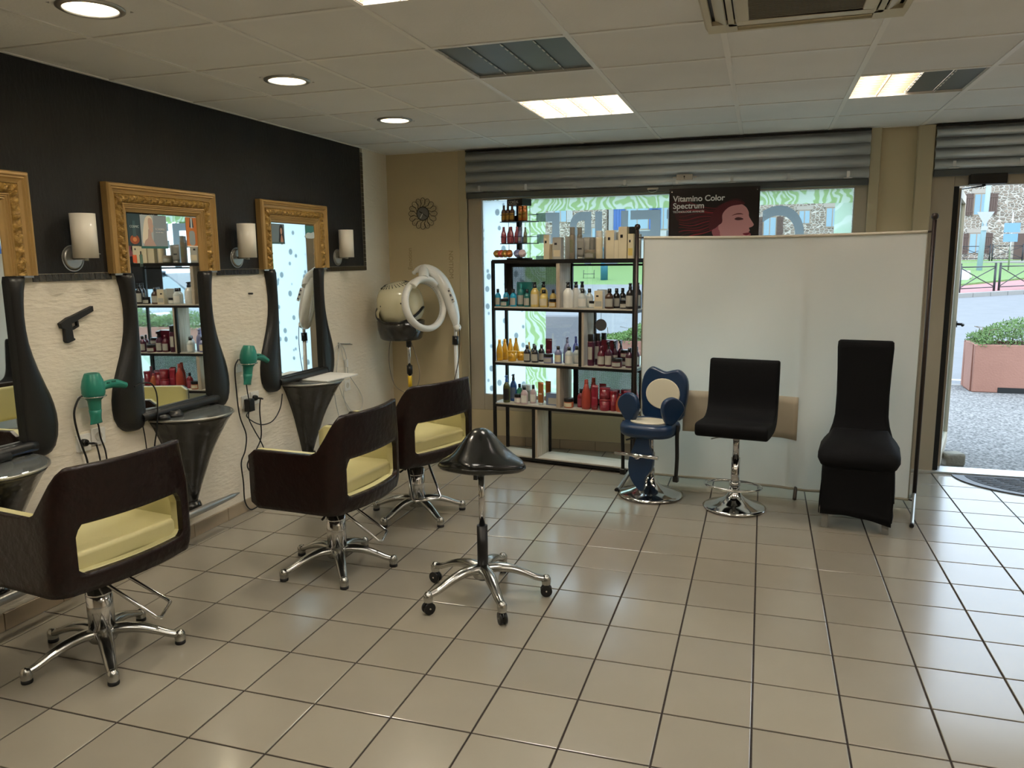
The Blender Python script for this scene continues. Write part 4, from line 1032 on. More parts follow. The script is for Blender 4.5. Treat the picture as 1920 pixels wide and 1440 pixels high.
# skirt: four cloth panels with sagging hems
def skirt_panel(p0, p1, zl):
    G = []; G2 = []; p0, p1 = Vector(p0), Vector(p1); d = (p1-p0); nn = Vector((d.y, -d.x, 0)).normalized()
    N = 24
    for i in range(N+1):
        u = i/N; r = []; r2 = []
        for j in range(9):
            v = j/8; z = .385 + (zl(u) - .385)*v
            off = -.022*math.sin(PI*u)*math.sin(PI*v*.9) + .004*math.sin(u*17+v*5)*v
            p = p0 + d*u + nn*(off + .008*v); r.append((p.x, p.y, z)); q = p - nn*.004; r2.append((q.x, q.y, z))
        G.append(r); G2.append(r2)
    return MB().grid_solid(G, G2)
sk = skirt_panel((-.19, -.20, 0), (.19, -.20, 0), lambda u: .085 + .02*math.sin(PI*u*.9+.2) - .035*u).build('front_skirt', MT['blackf'], t)
skirt_panel((.19, -.20, 0), (.205, .20, 0), lambda u: .075 + .06*math.sin(PI*u)).build('side_skirt', MT['blackf'], t)
skirt_panel((-.205, .20, 0), (-.19, -.20, 0), lambda u: .09 + .05*math.sin(PI*u)).build('side_skirt', MT['blackf'], t)
skirt_panel((.205, .20, 0), (-.205, .20, 0), lambda u: .09 + .04*math.sin(PI*u)).build('back_skirt', MT['blackf'], t)
gl_ = mat('grey_lacquered_leg', '8c8c88', .35, .3)
for x, y in ((-.162, -.165), (.162, -.165), (-.17, .17), (.17, .17)): MB().box((x-.019, y-.019, 0), (x+.019, y+.019, .37)).build('leg', gl_, t, bevel=.002, seg=1)

# ================================================================ SCREEN
t = thing('folding_screen', 'white cloth panel screen on dark poles in front of the shop window', 'screen', (0, 0, 0))
A_, B2 = Vector((2.27, 1.66, 0)), Vector((4.065, 1.42, 0)); dv = (B2 - A_); ln = dv.length; du = dv.normalized(); nv = Vector((du.y, -du.x, 0))
polem = mat('bronze_brown_pole', '3b312c', .4, .4)
for nm, p, z1 in (('pole', A_, 1.775), ('pole', B2, 1.79)):
    MB().cyl((p.x, p.y, .085), (p.x, p.y, z1), .0125, n=16).build(nm, polem, t)
    MB().lathe([(0, -.021), (.012, -.018), (.02, -.007), (.021, .003), (.015, .016), (0, .021)], 18, (p.x, p.y, z1+.02)).build('ball_finial', polem, t)
    MB().tube(smooth_path([(p.x, p.y, .11), (p.x-.01, p.y-.06, .09), (p.x-.045, p.y-.25, .03), (p.x-.06, p.y-.335, .012)], 4), .011, 10).tube(smooth_path([(p.x, p.y, .11), (p.x+.005, p.y+.05, .085), (p.x+.02, p.y+.25, .012)], 4), .011, 10).build('foot', MT['satin'], t)
    MB().cyl((p.x-.0605, p.y-.330, .012), (p.x-.065, p.y-.352, .010), .0125, n=12).build('foot_cap', MT['rubber'], t)
MB().cyl((3.375, 1.555, .05), (3.375, 1.555, 1.70), .0105, n=12).tube([(3.375, 1.555, .06), (3.372, 1.50, .075), (3.362, 1.41, .014)], .012, 8).build('middle_pole', mat('grey_brown_pole', '57514a', .4, .5), t)
def fab(u, z, nudge=0):
    p = A_ + du*(u*ln)
    w = .018*math.sin(u*11 + .5) + .006*math.sin(u*31+z*3)*min(1, z*2)
    if z < .8:
        k = (.8-z)/.8; c = .60 + .0*z
        w += k*.034*math.sin((u-c)*38/(1+.8*(z))) * math.exp(-((u-c)/.16)**2)*math.sin(PI*min(1, z/.8))*1.6
    w += .012*math.sin(u*14 - z*5)*(1-abs(z-.9)/1.2)
    p = p + nv*(w + nudge); return p
NX, NZ = 110, 40; G = []; 
for i in range(NX+1):
    u = .028 + .955*i/NX; r = []
    zt = 1.722 - .012*math.sin(PI*u) ; zb = .062 + (.0)*u
    if u < .6: zb = .058
    for j in range(NZ+1):
        z = zb + (zt-zb)*j/NZ; p = fab(u, z); r.append((p.x, p.y, z))
    G.append(r)
b = MB(); skin(b, G); fb = b.build('cloth_panel', MT['fabric'], t)
hm = mat('cloth_hem_grey', 'aaa491', .7)
MB().tube([(p[-1][0], p[-1][1], p[-1][2]) for p in G], .010, 8).build('top_hem', mat('cloth_hem_cream', 'cfc8b4', .7), t)
MB().tube([(p[0][0], p[0][1], p[0][2]) for p in G], .009, 8).build('bottom_hem', hm, t)
MB().tube([G[0][j] for j in range(NZ+1)], .004, 6).build('side_hem', hm, t); MB().tube([G[-1][j] for j in range(NZ+1)], .004, 6).build('side_hem', hm, t)
for z in (1.722, .062):
    for gi, p in ((0, A_), (-1, B2)):
        e = G[gi][-1 if z > 1 else 0]; MB().tube([(p.x, p.y, z), e], .005, 6).build('panel_tie', polem, t)
# thin beige rectangle set just in front of the cloth
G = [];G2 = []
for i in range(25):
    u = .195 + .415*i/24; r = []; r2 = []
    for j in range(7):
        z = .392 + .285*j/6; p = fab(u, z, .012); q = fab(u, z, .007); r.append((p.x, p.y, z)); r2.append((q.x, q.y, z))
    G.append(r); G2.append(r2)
tag(MB().grid_solid(G, G2).build('beige_rectangle', mat('beige_rectangle_matt', 'c2b69d', .8)), 'thin beige rectangle low on the white cloth screen behind the bar stool', 'patch')

# ================================================================ HOOD DRYERS
def dryer_base(t, a0, m=None):
    star_base(t, .19, a0)
    MB().lathe([(0, .06), (.04, .062), (.045, .10), (.03, .125), (0, .125)], 20).build('base_hub', MT['alu'], t)
t = thing('hood_dryer', 'cream dome hood hair dryer on a chrome stand in the corner', 'hair dryer', (.355, 1.99, 0))
dryer_base(t, 10)
MB().cyl((0, 0, .10), (0, 0, .69), .0165, n=18).cyl((0, 0, .69), (0, 0, .96), .013, n=18).build('stand_pole', MT['chrome'], t)
MB().cyl((0, 0, .655), (0, 0, .725), .024, n=18).build('clamp_collar', MT['blkp'], t); MB().cyl((0, 0, .88), (0, 0, .99), .022, .026, n=18).build('clamp_collar', MT['blkp'], t)
MB().cyl((0, 0, .545), (0, 0, .64), .0172, n=18).build('warning_sticker', MT['yellow'], t)
Md = Matrix.Rotation(R(10), 3, 'X') @ Matrix.Rotation(R(-8), 3, 'Y')
dc = Vector((-.065, .0, 1.225))
MB().lathe([(.150, -.135), (.178, -.09), (.190, -.03), (.190, .03), (.178, .085), (.150, .135), (.105, .170), (.05, .186), (0, .19)], 40, dc, M=Md).build('dome', MT['creamp'], t)
vn = MB()
for k in range(26):
    a = 2*PI*k/26; p0 = Md @ Vector((.085*math.cos(a), .085*math.sin(a), .178)); p1 = Md @ Vector((.125*math.cos(a+.12), .125*math.sin(a+.12), .1575)); vn.tube([dc+p0*1.003, dc+p1*1.004], .0028, 4)
q = vn.build('air_vents', MT['blkp'], t); q['kind'] = 'stuff'
for x in (-.09, .09): MB().lathe([(0, 0), (.008, 0), (.006, .004), (0, .004)], 10, dc + Md @ Vector((x, -.163, .035)), M=Matrix.Rotation(R(90), 3, 'X')).build('screw_cap', MT['blkp'], t)
MB().tube([dc + Vector((.198*math.cos(a), .198*math.sin(a)*.95, -.02 - .125*abs(math.sin(a)) if math.sin(a) < 0 else -.02)) for a in [R(175 + 190*k/28) for k in range(29)]], .011, 8).build('swivel_band', MT['blkp'], t)
MB().lathe([(.155, -.285), (.172, -.27), (.190, -.20), (.196, -.13), (.190, -.128), (.18, -.20), (.160, -.268), (.05, -.285)], 36, dc).build('visor', MT['smoke'], t)
MB().lathe([(.17, -.13), (.198, -.10), (.20, -.06), (.185, -.03)], 16, dc, a0=R(150), a1=R(235)).build('side_cover', MT['creamp'], t)
cord([(.345, 1.93, 1.05), (.30, 1.92, 1.08), (.22, 1.93, .94), (.19, 1.95, .74), (.235, 1.95, .56), (.345, 1.96, .49), (.36, 1.97, .47)], .003, mat('grey_cable', '77736a', .5), 'thin grey cable looping left of the hood dryer stand')
cord([(.345, 1.90, 1.14), (.41, 1.92, .93), (.465, 1.94, .70), (.44, 1.95, .56), (.37, 1.96, .47)], .003, mat('grey_cable', '77736a', .5), 'thin grey cable looping right of the hood dryer stand')
t = thing('ring_dryer', 'white ring shaped infrared hair dryer on a white arm stand', 'hair dryer', (.735, 2.10, 0))
dryer_base(t, 40)
MB().cyl((0, 0, .10), (-.01, 0, .93), .020, .016, n=18).cyl((-.01, 0, .90), (-.01, 0, 1.12), .0135, n=18).build('stand_pole', MT['whitep'], t)
MB().cyl((-.012, 0, .895), (-.010, 0, .965), .026, n=18).build('clamp_collar', MT['blkp'], t)
sp = [(.0, 0, 1.03), (-.006, 0, 1.08), (-.018, 0, 1.14), (-.045, 0, 1.24), (-.075, -.01, 1.33), (-.12, -.02, 1.42), (-.18, -.035, 1.485), (-.25, -.05, 1.515), (-.315, -.06, 1.50), (-.345, -.065, 1.47)]
sp = smooth_path(sp, 3); rr = []
for k in range(len(sp)):
    u = k/(len(sp)-1); rr.append(.016 + .046*math.sin(PI*min(1, u*1.08))**.8 if u < .93 else .03*(1-u)/.07+.008)
MB().tube(sp, .03, 16, rad=rr, flat=.85).build('arm_shell', MT['whitep'], t)
MB().obox((-.02, -.052, 1.30), (.026, .01, .12), M=Matrix.Rotation(R(-22), 3, 'Y')).build('control_panel', MT['whitep'], t, bevel=.004)
for z, s in ((1.335, .010), (1.30, .014), (1.265, .008)): MB().obox((-.022-(z-1.30)*.45, -.058, z), (.016, .006, s*1.4), M=Matrix.Rotation(R(-22), 3, 'Y')).build('button', mat('grey_button', '6b6a72', .3), t, bevel=.001, seg=1)
MB().lathe([(0, -.03), (.03, -.028), (.035, 0), (.02, .02), (0, .02)], 16, (.012, 0, 1.04), M=Matrix.Rotation(R(60), 3, 'Y')).build('hinge_knob', MT['whitep'], t)
Mr = Matrix.Rotation(R(-17), 3, Vector((-.415, .91, 0))) @ Matrix.Rotation(R(66), 3, 'Z') @ Matrix.Rotation(R(8), 3, 'Y') @ Matrix.Rotation(R(90), 3, 'X')
rc_ = Vector((-.195, -.19, 1.232))
vs = []; fs = []; n1, n2 = 48, 14
for i in range(n1):
    a = 2*PI*i/n1
    for j in range(n2):
        b_ = 2*PI*j/n2; rr_ = .195 + .026*math.cos(b_); vs.append(rc_ + Mr @ Vector((rr_*math.cos(a), rr_*math.sin(a), .034*math.sin(b_))))
for i in range(n1):
    for j in range(n2): fs.append((i*n2+j, ((i+1) % n1)*n2+j, ((i+1) % n1)*n2+(j+1) % n2, i*n2+(j+1) % n2))
MB().add(vs, fs, True).build('heating_ring', MT['whitep'], t)
vn = MB()
for k in range(90):
    a = 2*PI*k/90; vn.tube([rc_ + Mr @ Vector((.171*math.cos(a), .171*math.sin(a), z)) for z in (-.014, .014)], .0022, 4)
q = vn.build('ring_vents', mat('vent_grey', '8f8f98', .5), t); q['kind'] = 'stuff'
uu = Vector((math.cos(R(66)), math.sin(R(66)), 0)); zz_ = Vector((0, 0, 1))
MB().tube(smooth_path([rc_ + uu*a + zz_*b for a, b in ((-.12, .15), (-.07, .19), (0, .205), (.07, .19), (.12, .15))], 4), .036, 14, flat=.75).tube(smooth_path([rc_ + zz_*.20, rc_ + Vector((-.02, .05, .24)), Vector((-.25, -.07, 1.50))], 4), .042, 12).build('ring_mount', MT['whitep'], t)
cord([(.765, 2.09, 1.05), (.768, 2.08, .90), (.755, 2.07, .75), (.715, 2.05, .55), (.70, 2.04, .40)], .0035, MT['cordb'], 'black cable hanging beside the ring dryer stand')
# ================================================================ PRODUCT RACK
RA = R(-9.2934); RU = Vector((math.cos(RA), math.sin(RA), 0)); RN = Vector((-math.sin(RA), math.cos(RA), 0)); RO = Vector((1.12, 1.93, 0)) - RU*.02
rack = thing('product_rack', 'black metal and pale wood open shelving rack full of hair products', 'shelving rack', RO, RA)
LV = [.040, .452, .785, 1.212, 1.572]; RW, RD = 1.165, .24
def bar(name, a, b, m=MT['blk']): return MB().box(a, b).build(name, m, rack)
for x in (0, RW-.022):
    for y_ in (0, RD-.022): bar('corner_post', (x, y_, 0), (x+.022, y_+.022, LV[4]))
for k, z in enumerate(LV):
    bar('front_rail', (.022, 0, z-.022), (RW-.022, .022, z-.002)); bar('back_rail', (.022, RD-.022, z-.022), (RW-.022, RD, z-.002))
    bar('side_rail', (0, .022, z-.022), (.022, RD-.022, z-.002)); bar('side_rail', (RW-.022, .022, z-.022), (RW, RD-.022, z-.002))
    MB().box((.004, .006, z-.004), (RW-.004, RD-.006, z+.008)).build('shelf_board', MT['shelf'] if k < 4 else MT['blk'], rack)
def divider(u, k, m=MT['oak'], th=.018, y0=.004): return MB().box((u, y0, LV[k]+.008), (u+th, RD-.004, LV[k+1]-.022)).build('divider_panel', m, rack)
divider(.548, 3, th=.028); divider(.752, 2); divider(.548, 1, th=.03); divider(.368, 0)
bar('upright', (.730, 0, LV[2]), (.752, .022, LV[3]-.02)); bar('upright', (.342, 0, LV[0]), (.366, .022, LV[1]-.02)); 
bar('back_upright', (.390, RD-.022, LV[0]), (.402, RD, LV[1]-.02)); bar('back_upright', (.772, RD-.022, LV[2]), (.782, RD, LV[3]-.02)); bar('back_upright', (.578, RD-.022, LV[3]), (.590, RD, LV[4]-.02))
bar('back_top_rail', (.59, RD-.02, LV[4]-.045), (RW-.02, RD, LV[4]-.030))
PM = mesh_panel_mat('punched_black_sheet', .0118)
def punched(u0, u1, k, bl_=.05):
    z0, z1 = LV[k]+.008, LV[k+1]-.022
    MB().box((u0+bl_, RD-.012, z0+.012), (u1-.008, RD-.010, z1-.03)).build('punched_sheet', PM, rack)
    b = MB().box((u0, RD-.024, z0), (u0+bl_, RD-.002, z1)).box((u1-.010, RD-.024, z0), (u1, RD-.002, z1)).box((u0, RD-.024, z1-.03), (u1, RD-.002, z1)).box((u0, RD-.024, z0), (u1, RD-.002, z0+.014)); b.build('sheet_frame', MT['blk'], rack)
punched(.024, .548, 3, .045); punched(.600, RW-.022, 1, .035)
MB().cyl((.835, .19, 1.085), (.835, .196, 1.085), .045, n=28).build('hanging_tag', mat('grey_disc', '8f8c92', .5), None)
ht = bpy.data.objects['hanging_tag']; MB().tube([(.835, .193, 1.128), (.835, .193, 1.19)], .0015, 5).build('string', MT['blk'], ht)
tag(ht, 'round grey disc hanging in the middle shelf bay of the rack', 'tag'); ht.location = RO; ht.rotation_euler = (0, 0, RA)

PAL = dict(aqua='1f9ec4', teal='1d6f6c', deep='164a4a', amber='d9bf6a', honey='c79a3a', clear='c9cfc9', white='e4e2d8', cream='dccfae', brown='4b2f1d', dbrown='1e1613', dark='17151a',
  yellow='d9a528', maroon='5b0f24', plum='4a1730', lilac='7d7fa5', violet='5a5fa8', mauve='9d97ad', green='57b58f', bronze='b0703a', coral='ab4436', red='861d28', crimson='8e2334', orange='b05c36', blue='2a5fae', oil='4a4f28',
  greyblue='6f7f9c', grey='8d8a80', lgrey='b3b0a4', taupe='8b806c', pinkish='c9b3b4', rose='a04e5a', gold='a8853a', copper='b0672a', olive='7a7a60', black='101010', silver='aaa79c')
def pm(c): return mat('product_' + c, PAL[c], .28, .35 if c in ('gold', 'copper', 'silver', 'bronze') else 0, coat=.35, vary=(4, PAL[c], 0))
_pc = {}
def shape(kind, w, h):
    """returns list of (part name, mesh builder, slot) ; slot: b body, c cap, l label"""
    r = w/2; key = (kind, round(w, 4), round(h, 4))
    if key in _pc: return _pc[key]
    def lab(rr, z0, z1, sp=125): return MB().lathe([(rr+.0005, z0), (rr+.0005, z1)], 12, a0=R(-90-sp/2), a1=R(-90+sp/2))
    L = []
    if kind == 'bottle':
        L = [('body', MB().lathe([(0, 0), (r*.94, 0), (r, .004), (r, h*.55), (r*.96, h*.61), (r*.72, h*.70), (r*.42, h*.77), (r*.36, h*.80), (0, h*.80)], 16), 'b'),
             ('cap', MB().lathe([(r*.44, h*.79), (r*.46, h*.80), (r*.44, h), (0, h)], 14), 'c'), ('label', lab(r, h*.10, h*.50), 'l')]
    elif kind == 'cond':   # tapered bottle with flat cap
        L = [('body', MB().lathe([(0, 0), (r*.9, 0), (r, h*.08), (r, h*.42), (r*.88, h*.58), (r*.55, h*.74), (r*.42, h*.86), (0, h*.86)], 16), 'b'),
             ('cap', MB().lathe([(r*.43, h*.855), (r*.45, h*.87), (r*.40, h), (0, h)], 14), 'c'), ('label', lab(r, h*.14, h*.36, 90), 'l')]
    elif kind == 'pump':
        L = [('body', MB().lathe([(0, 0), (r*.95, 0), (r, .004), (r, h*.56), (r*.9, h*.64), (r*.5, h*.74), (r*.34, h*.77), (0, h*.77)], 18), 'b'),
             ('pump_head', MB().lathe([(r*.38, h*.76), (r*.42, h*.77), (r*.42, h*.86), (r*.34, h*.87), (r*.34, h*.96), (r*.40, h*.965), (r*.38, h), (0, h)], 14).box((-r*.12, -r*.95, h*.955), (r*.12, 0, h*.99)), 'c'), ('label', lab(r, h*.10, h*.52), 'l')]
    elif kind == 'jar':
        L = [('body', MB().lathe([(0, 0), (r*.93, 0), (r, h*.08), (r, h*.62), (r*.92, h*.68), (0, h*.68)], 20), 'b'), ('lid', MB().lathe([(r*.98, h*.66), (r, h*.68), (r, h*.96), (r*.96, h), (0, h)], 20), 'c'), ('label', lab(r, h*.14, h*.56, 110), 'l')]
    elif kind == 'tub':
        L = [('body', MB().lathe([(0, 0), (r*.86, 0), (r*.9, .004), (r, h*.86), (0, h*.86)], 20), 'b'), ('lid', MB().lathe([(r*1.03, h*.85), (r*1.04, h*.98), (r*.98, h), (0, h)], 20), 'c'), ('label', lab(r*.97, h*.3, h*.5, 60), 'l')]
    elif kind == 'tube':
        G = []; G2 = []
        for k in range(7):
            u = k/6; a = r*(1-.0*u); b_ = r*.62*(1-u)+.0015; z = h*.10 + h*.90*u
            G.append([(a*math.cos(t_), b_*math.sin(t_), z) for t_ in [2*PI*i/16 for i in range(17)]]); G2.append([(a*.9*math.cos(t_), b_*.8*math.sin(t_), z) for t_ in [2*PI*i/16 for i in range(17)]])
        L = [('body', MB().grid_solid(G, G2), 'b'), ('cap', MB().lathe([(0, 0), (r*.85, 0), (r*.88, h*.10), (0, h*.105)], 16, sy=.75), 'c'), ('label', MB().box((-r*.55, -r*.45, h*.45), (r*.55, -r*.40, h*.52)), 'l')]
    elif kind == 'box':
        L = [('carton', MB().box((-r, -r*.8, 0), (r, r*.8, h)), 'b'), ('flap', MB().box((-r*.98, -r*.78, h), (r*.98, r*.78, h+.0015)), 'c'), ('label', MB().box((-r*.8, -r*.8-.0006, h*.12), (r*.8, -r*.8, h*.42)), 'l'), ('print', MB().box((-r*.55, -r*.8-.0009, h*.66), (r*.05, -r*.8, h*.76)), 'p')]
    elif kind == 'wbox':
        L = [('carton', MB().box((-r, -r*.55, 0), (r, r*.55, h)), 'b'), ('flap', MB().box((-r*.98, -r*.54, h), (r*.98, r*.54, h+.001)), 'c'), ('label', MB().box((-r*.65, -r*.55-.0006, h*.10), (r*.75, -r*.55, h*.62)), 'l')]
    elif kind == 'can':
        L = [('body', MB().lathe([(0, 0), (r*.96, 0), (r, .004), (r, h*.74), (r*.93, h*.77), (0, h*.77)], 18), 'b'), ('cap', MB().lathe([(r*.9, h*.765), (r*.9, h*.99), (r*.86, h), (0, h)], 18), 'c'), ('label', lab(r, h*.2, h*.6, 80), 'l')]
    elif kind == 'spray':
        L = [('body', MB().lathe([(0, 0), (r*.95, 0), (r, .004), (r, h*.50), (r*.9, h*.58), (r*.45, h*.68), (r*.3, h*.72), (0, h*.72)], 16), 'b'),
             ('trigger', MB().lathe([(r*.36, h*.71), (r*.36, h*.80), (0, h*.80)], 12).box((-r*.22, -r*1.15, h*.88), (r*.22, r*.55, h)).box((-r*.18, -r*.3, h*.78), (r*.18, r*.3, h*.9)).add([(-r*.12, -r*.55, h*.90), (r*.12, -r*.55, h*.90), (r*.12, -r*.9, h*.72), (-r*.12, -r*.9, h*.72), (-r*.12, -r*.38, h*.90), (r*.12, -r*.38, h*.90), (r*.12, -r*.78, h*.70), (-r*.12, -r*.78, h*.70)], [(0,1,2,3),(4,7,6,5),(0,3,7,4),(1,5,6,2),(3,2,6,7),(0,4,5,1)]), 'c'), ('label', lab(r, h*.08, h*.44), 'l')]
    elif kind == 'pod':
        L = [('body', MB().lathe([(0, 0), (r*.6, .001), (r, h*.35), (r, h*.5), (0, h*.5)], 18), 'b'), ('lid', MB().lathe([(r*1.02, h*.48), (r*1.02, h*.9), (r*.9, h), (0, h)], 18), 'c')]
    out = []
    for nm, b, s in L: out.append((nm, b.mesh(nm), s))
    _pc[key] = out; return out
NM = dict(bottle='shampoo_bottle', cond='tapered_bottle', pump='pump_bottle', jar='cream_jar', tub='mask_tub', tube='squeeze_tube', box='product_box', wbox='product_box', can='spray_can', spray='trigger_spray_bottle', pod='round_pot')
CT = dict(bottle='bottle', cond='bottle', pump='bottle', jar='jar', tub='jar', tube='tube', box='box', wbox='box', can='spray can', spray='spray bottle', pod='pot')
def product(u, dep, z, kind, w, h, bc, cc, lc, label, group, rot=0, tilt=0):
    p = RO + RU*u + RN*dep
    t = thing(NM[kind], label, CT[kind], (p.x, p.y, z), RA + R(rot), group)
    if tilt: t.rotation_euler = (R(tilt), 0, RA + R(rot))
    for nm, me, s in shape(kind, w, h):
        if s == 'l' and lc is None: continue
        if s == 'p' and lc is None: continue
        m = pm({'b': bc, 'c': cc, 'l': lc, 'p': 'dark'}[s])
        mk = (me.name, m.name)
        if mk not in _pc:
            q = me if not len(me.materials) else me.copy(); q.materials.clear(); q.materials.append(m); _pc[mk] = q
        o = bpy.data.objects.new(nm, _pc[mk]); COL.objects.link(o); o.parent = t
    return t
U_, M_, L_, T_ = LV[3]+.008, LV[2]+.008, LV[1]+.008, LV[4]+.008
GU, GM, GL, GT = 'products on the upper rack shelf', 'products on the middle rack shelf', 'products on the lower rack shelf', 'products on top of the rack'
for a in [
 (.030, .05, 'bottle', .048, .135, 'aqua', 'dark', 'lgrey', 'clear blue bottle at the left end of the upper shelf'),
 (.062, .13, 'bottle', .048, .135, 'aqua', 'dark', 'lgrey', 'clear blue bottle behind the leftmost one on the upper shelf'),
 (.090, .045, 'jar', .062, .060, 'teal', 'dark', 'lgrey', 'low teal jar between blue bottles on the upper shelf'),
 (.165, .05, 'bottle', .052, .135, 'aqua', 'dark', 'lgrey', 'blue bottle with white label right of the low teal jar'),
 (.212, .09, 'bottle', .058, .175, 'teal', 'teal', 'lgrey', 'tall teal bottle in front of the teal carton'),
 (.222, .165, 'wbox', .13, .185, 'teal', 'teal', None, 'wide dark teal carton at the back of the upper shelf'),
 (.284, .05, 'bottle', .050, .135, 'teal', 'dark', 'lgrey', 'green teal bottle left of the amber pump bottles'),
 (.350, .05, 'pump', .066, .190, 'amber', 'black', 'cream', 'tall amber pump bottle in front, upper shelf'),
 (.378, .15, 'pump', .066, .190, 'amber', 'black', 'cream', 'tall amber pump bottle at the back, upper shelf'),
 (.426, .05, 'bottle', .066, .132, 'amber', 'black', 'cream', 'squat amber bottle with black cap, upper shelf'),
 (.468, .13, 'bottle', .055, .132, 'amber', 'black', 'cream', 'amber bottle behind the honey jar, left'),
 (.508, .17, 'bottle', .050, .132, 'olive', 'black', 'cream', 'olive bottle behind the honey jar, by the wooden divider'),
 (.502, .045, 'jar', .062, .062, 'honey', 'black', 'cream', 'honey coloured jar by the wooden divider, upper shelf'),
 (.626, .05, 'pump', .076, .192, 'white', 'black', 'white', 'front white pump bottle right of the divider, upper shelf'),
 (.660, .12, 'pump', .072, .192, 'white', 'black', 'white', 'second white pump bottle, behind the front one, upper shelf'),
 (.684, .185, 'pump', .068, .192, 'clear', 'black', 'white', 'third, rearmost white pump bottle on the upper shelf'),
 (.742, .05, 'bottle', .068, .140, 'clear', 'black', 'white', 'clear grey bottle in the middle of the upper shelf'),
 (.765, .13, 'bottle', .060, .140, 'clear', 'black', 'white', 'clear grey bottle behind another in the middle of the upper shelf'),
 (.812, .08, 'jar', .060, .052, 'clear', 'black', 'white', 'low clear jar with black lid left of the cream carton'),
 (.879, .04, 'box', .064, .128, 'cream', 'cream', 'lgrey', 'cream carton with an arch print on the upper shelf'),
 (.863, .16, 'wbox', .08, .132, 'lgrey', 'taupe', None, 'grey carton behind the cream arch print carton'),
 (.952, .05, 'bottle', .066, .145, 'brown', 'black', 'lgrey', 'brown bottle, front one of three on the upper shelf'),
 (.982, .12, 'bottle', .060, .145, 'dbrown', 'black', 'lgrey', 'dark brown bottle, middle one of three on the upper shelf'),
 (1.006, .185, 'bottle', .058, .145, 'dbrown', 'black', 'lgrey', 'dark brown bottle, rearmost of three on the upper shelf'),
 (1.058, .08, 'jar', .068, .062, 'dbrown', 'black', 'lgrey', 'low dark jar right of the three brown bottles'),
 (1.108, .055, 'pump', .062, .185, 'dbrown', 'black', 'lgrey', 'tall dark pump bottle at the right end of the upper shelf'),
 (1.135, .15, 'pump', .052, .185, 'dark', 'black', 'lgrey', 'tall dark pump bottle in the back right corner of the upper shelf')]:
    product(a[0], a[1], U_, *a[2:], GU)
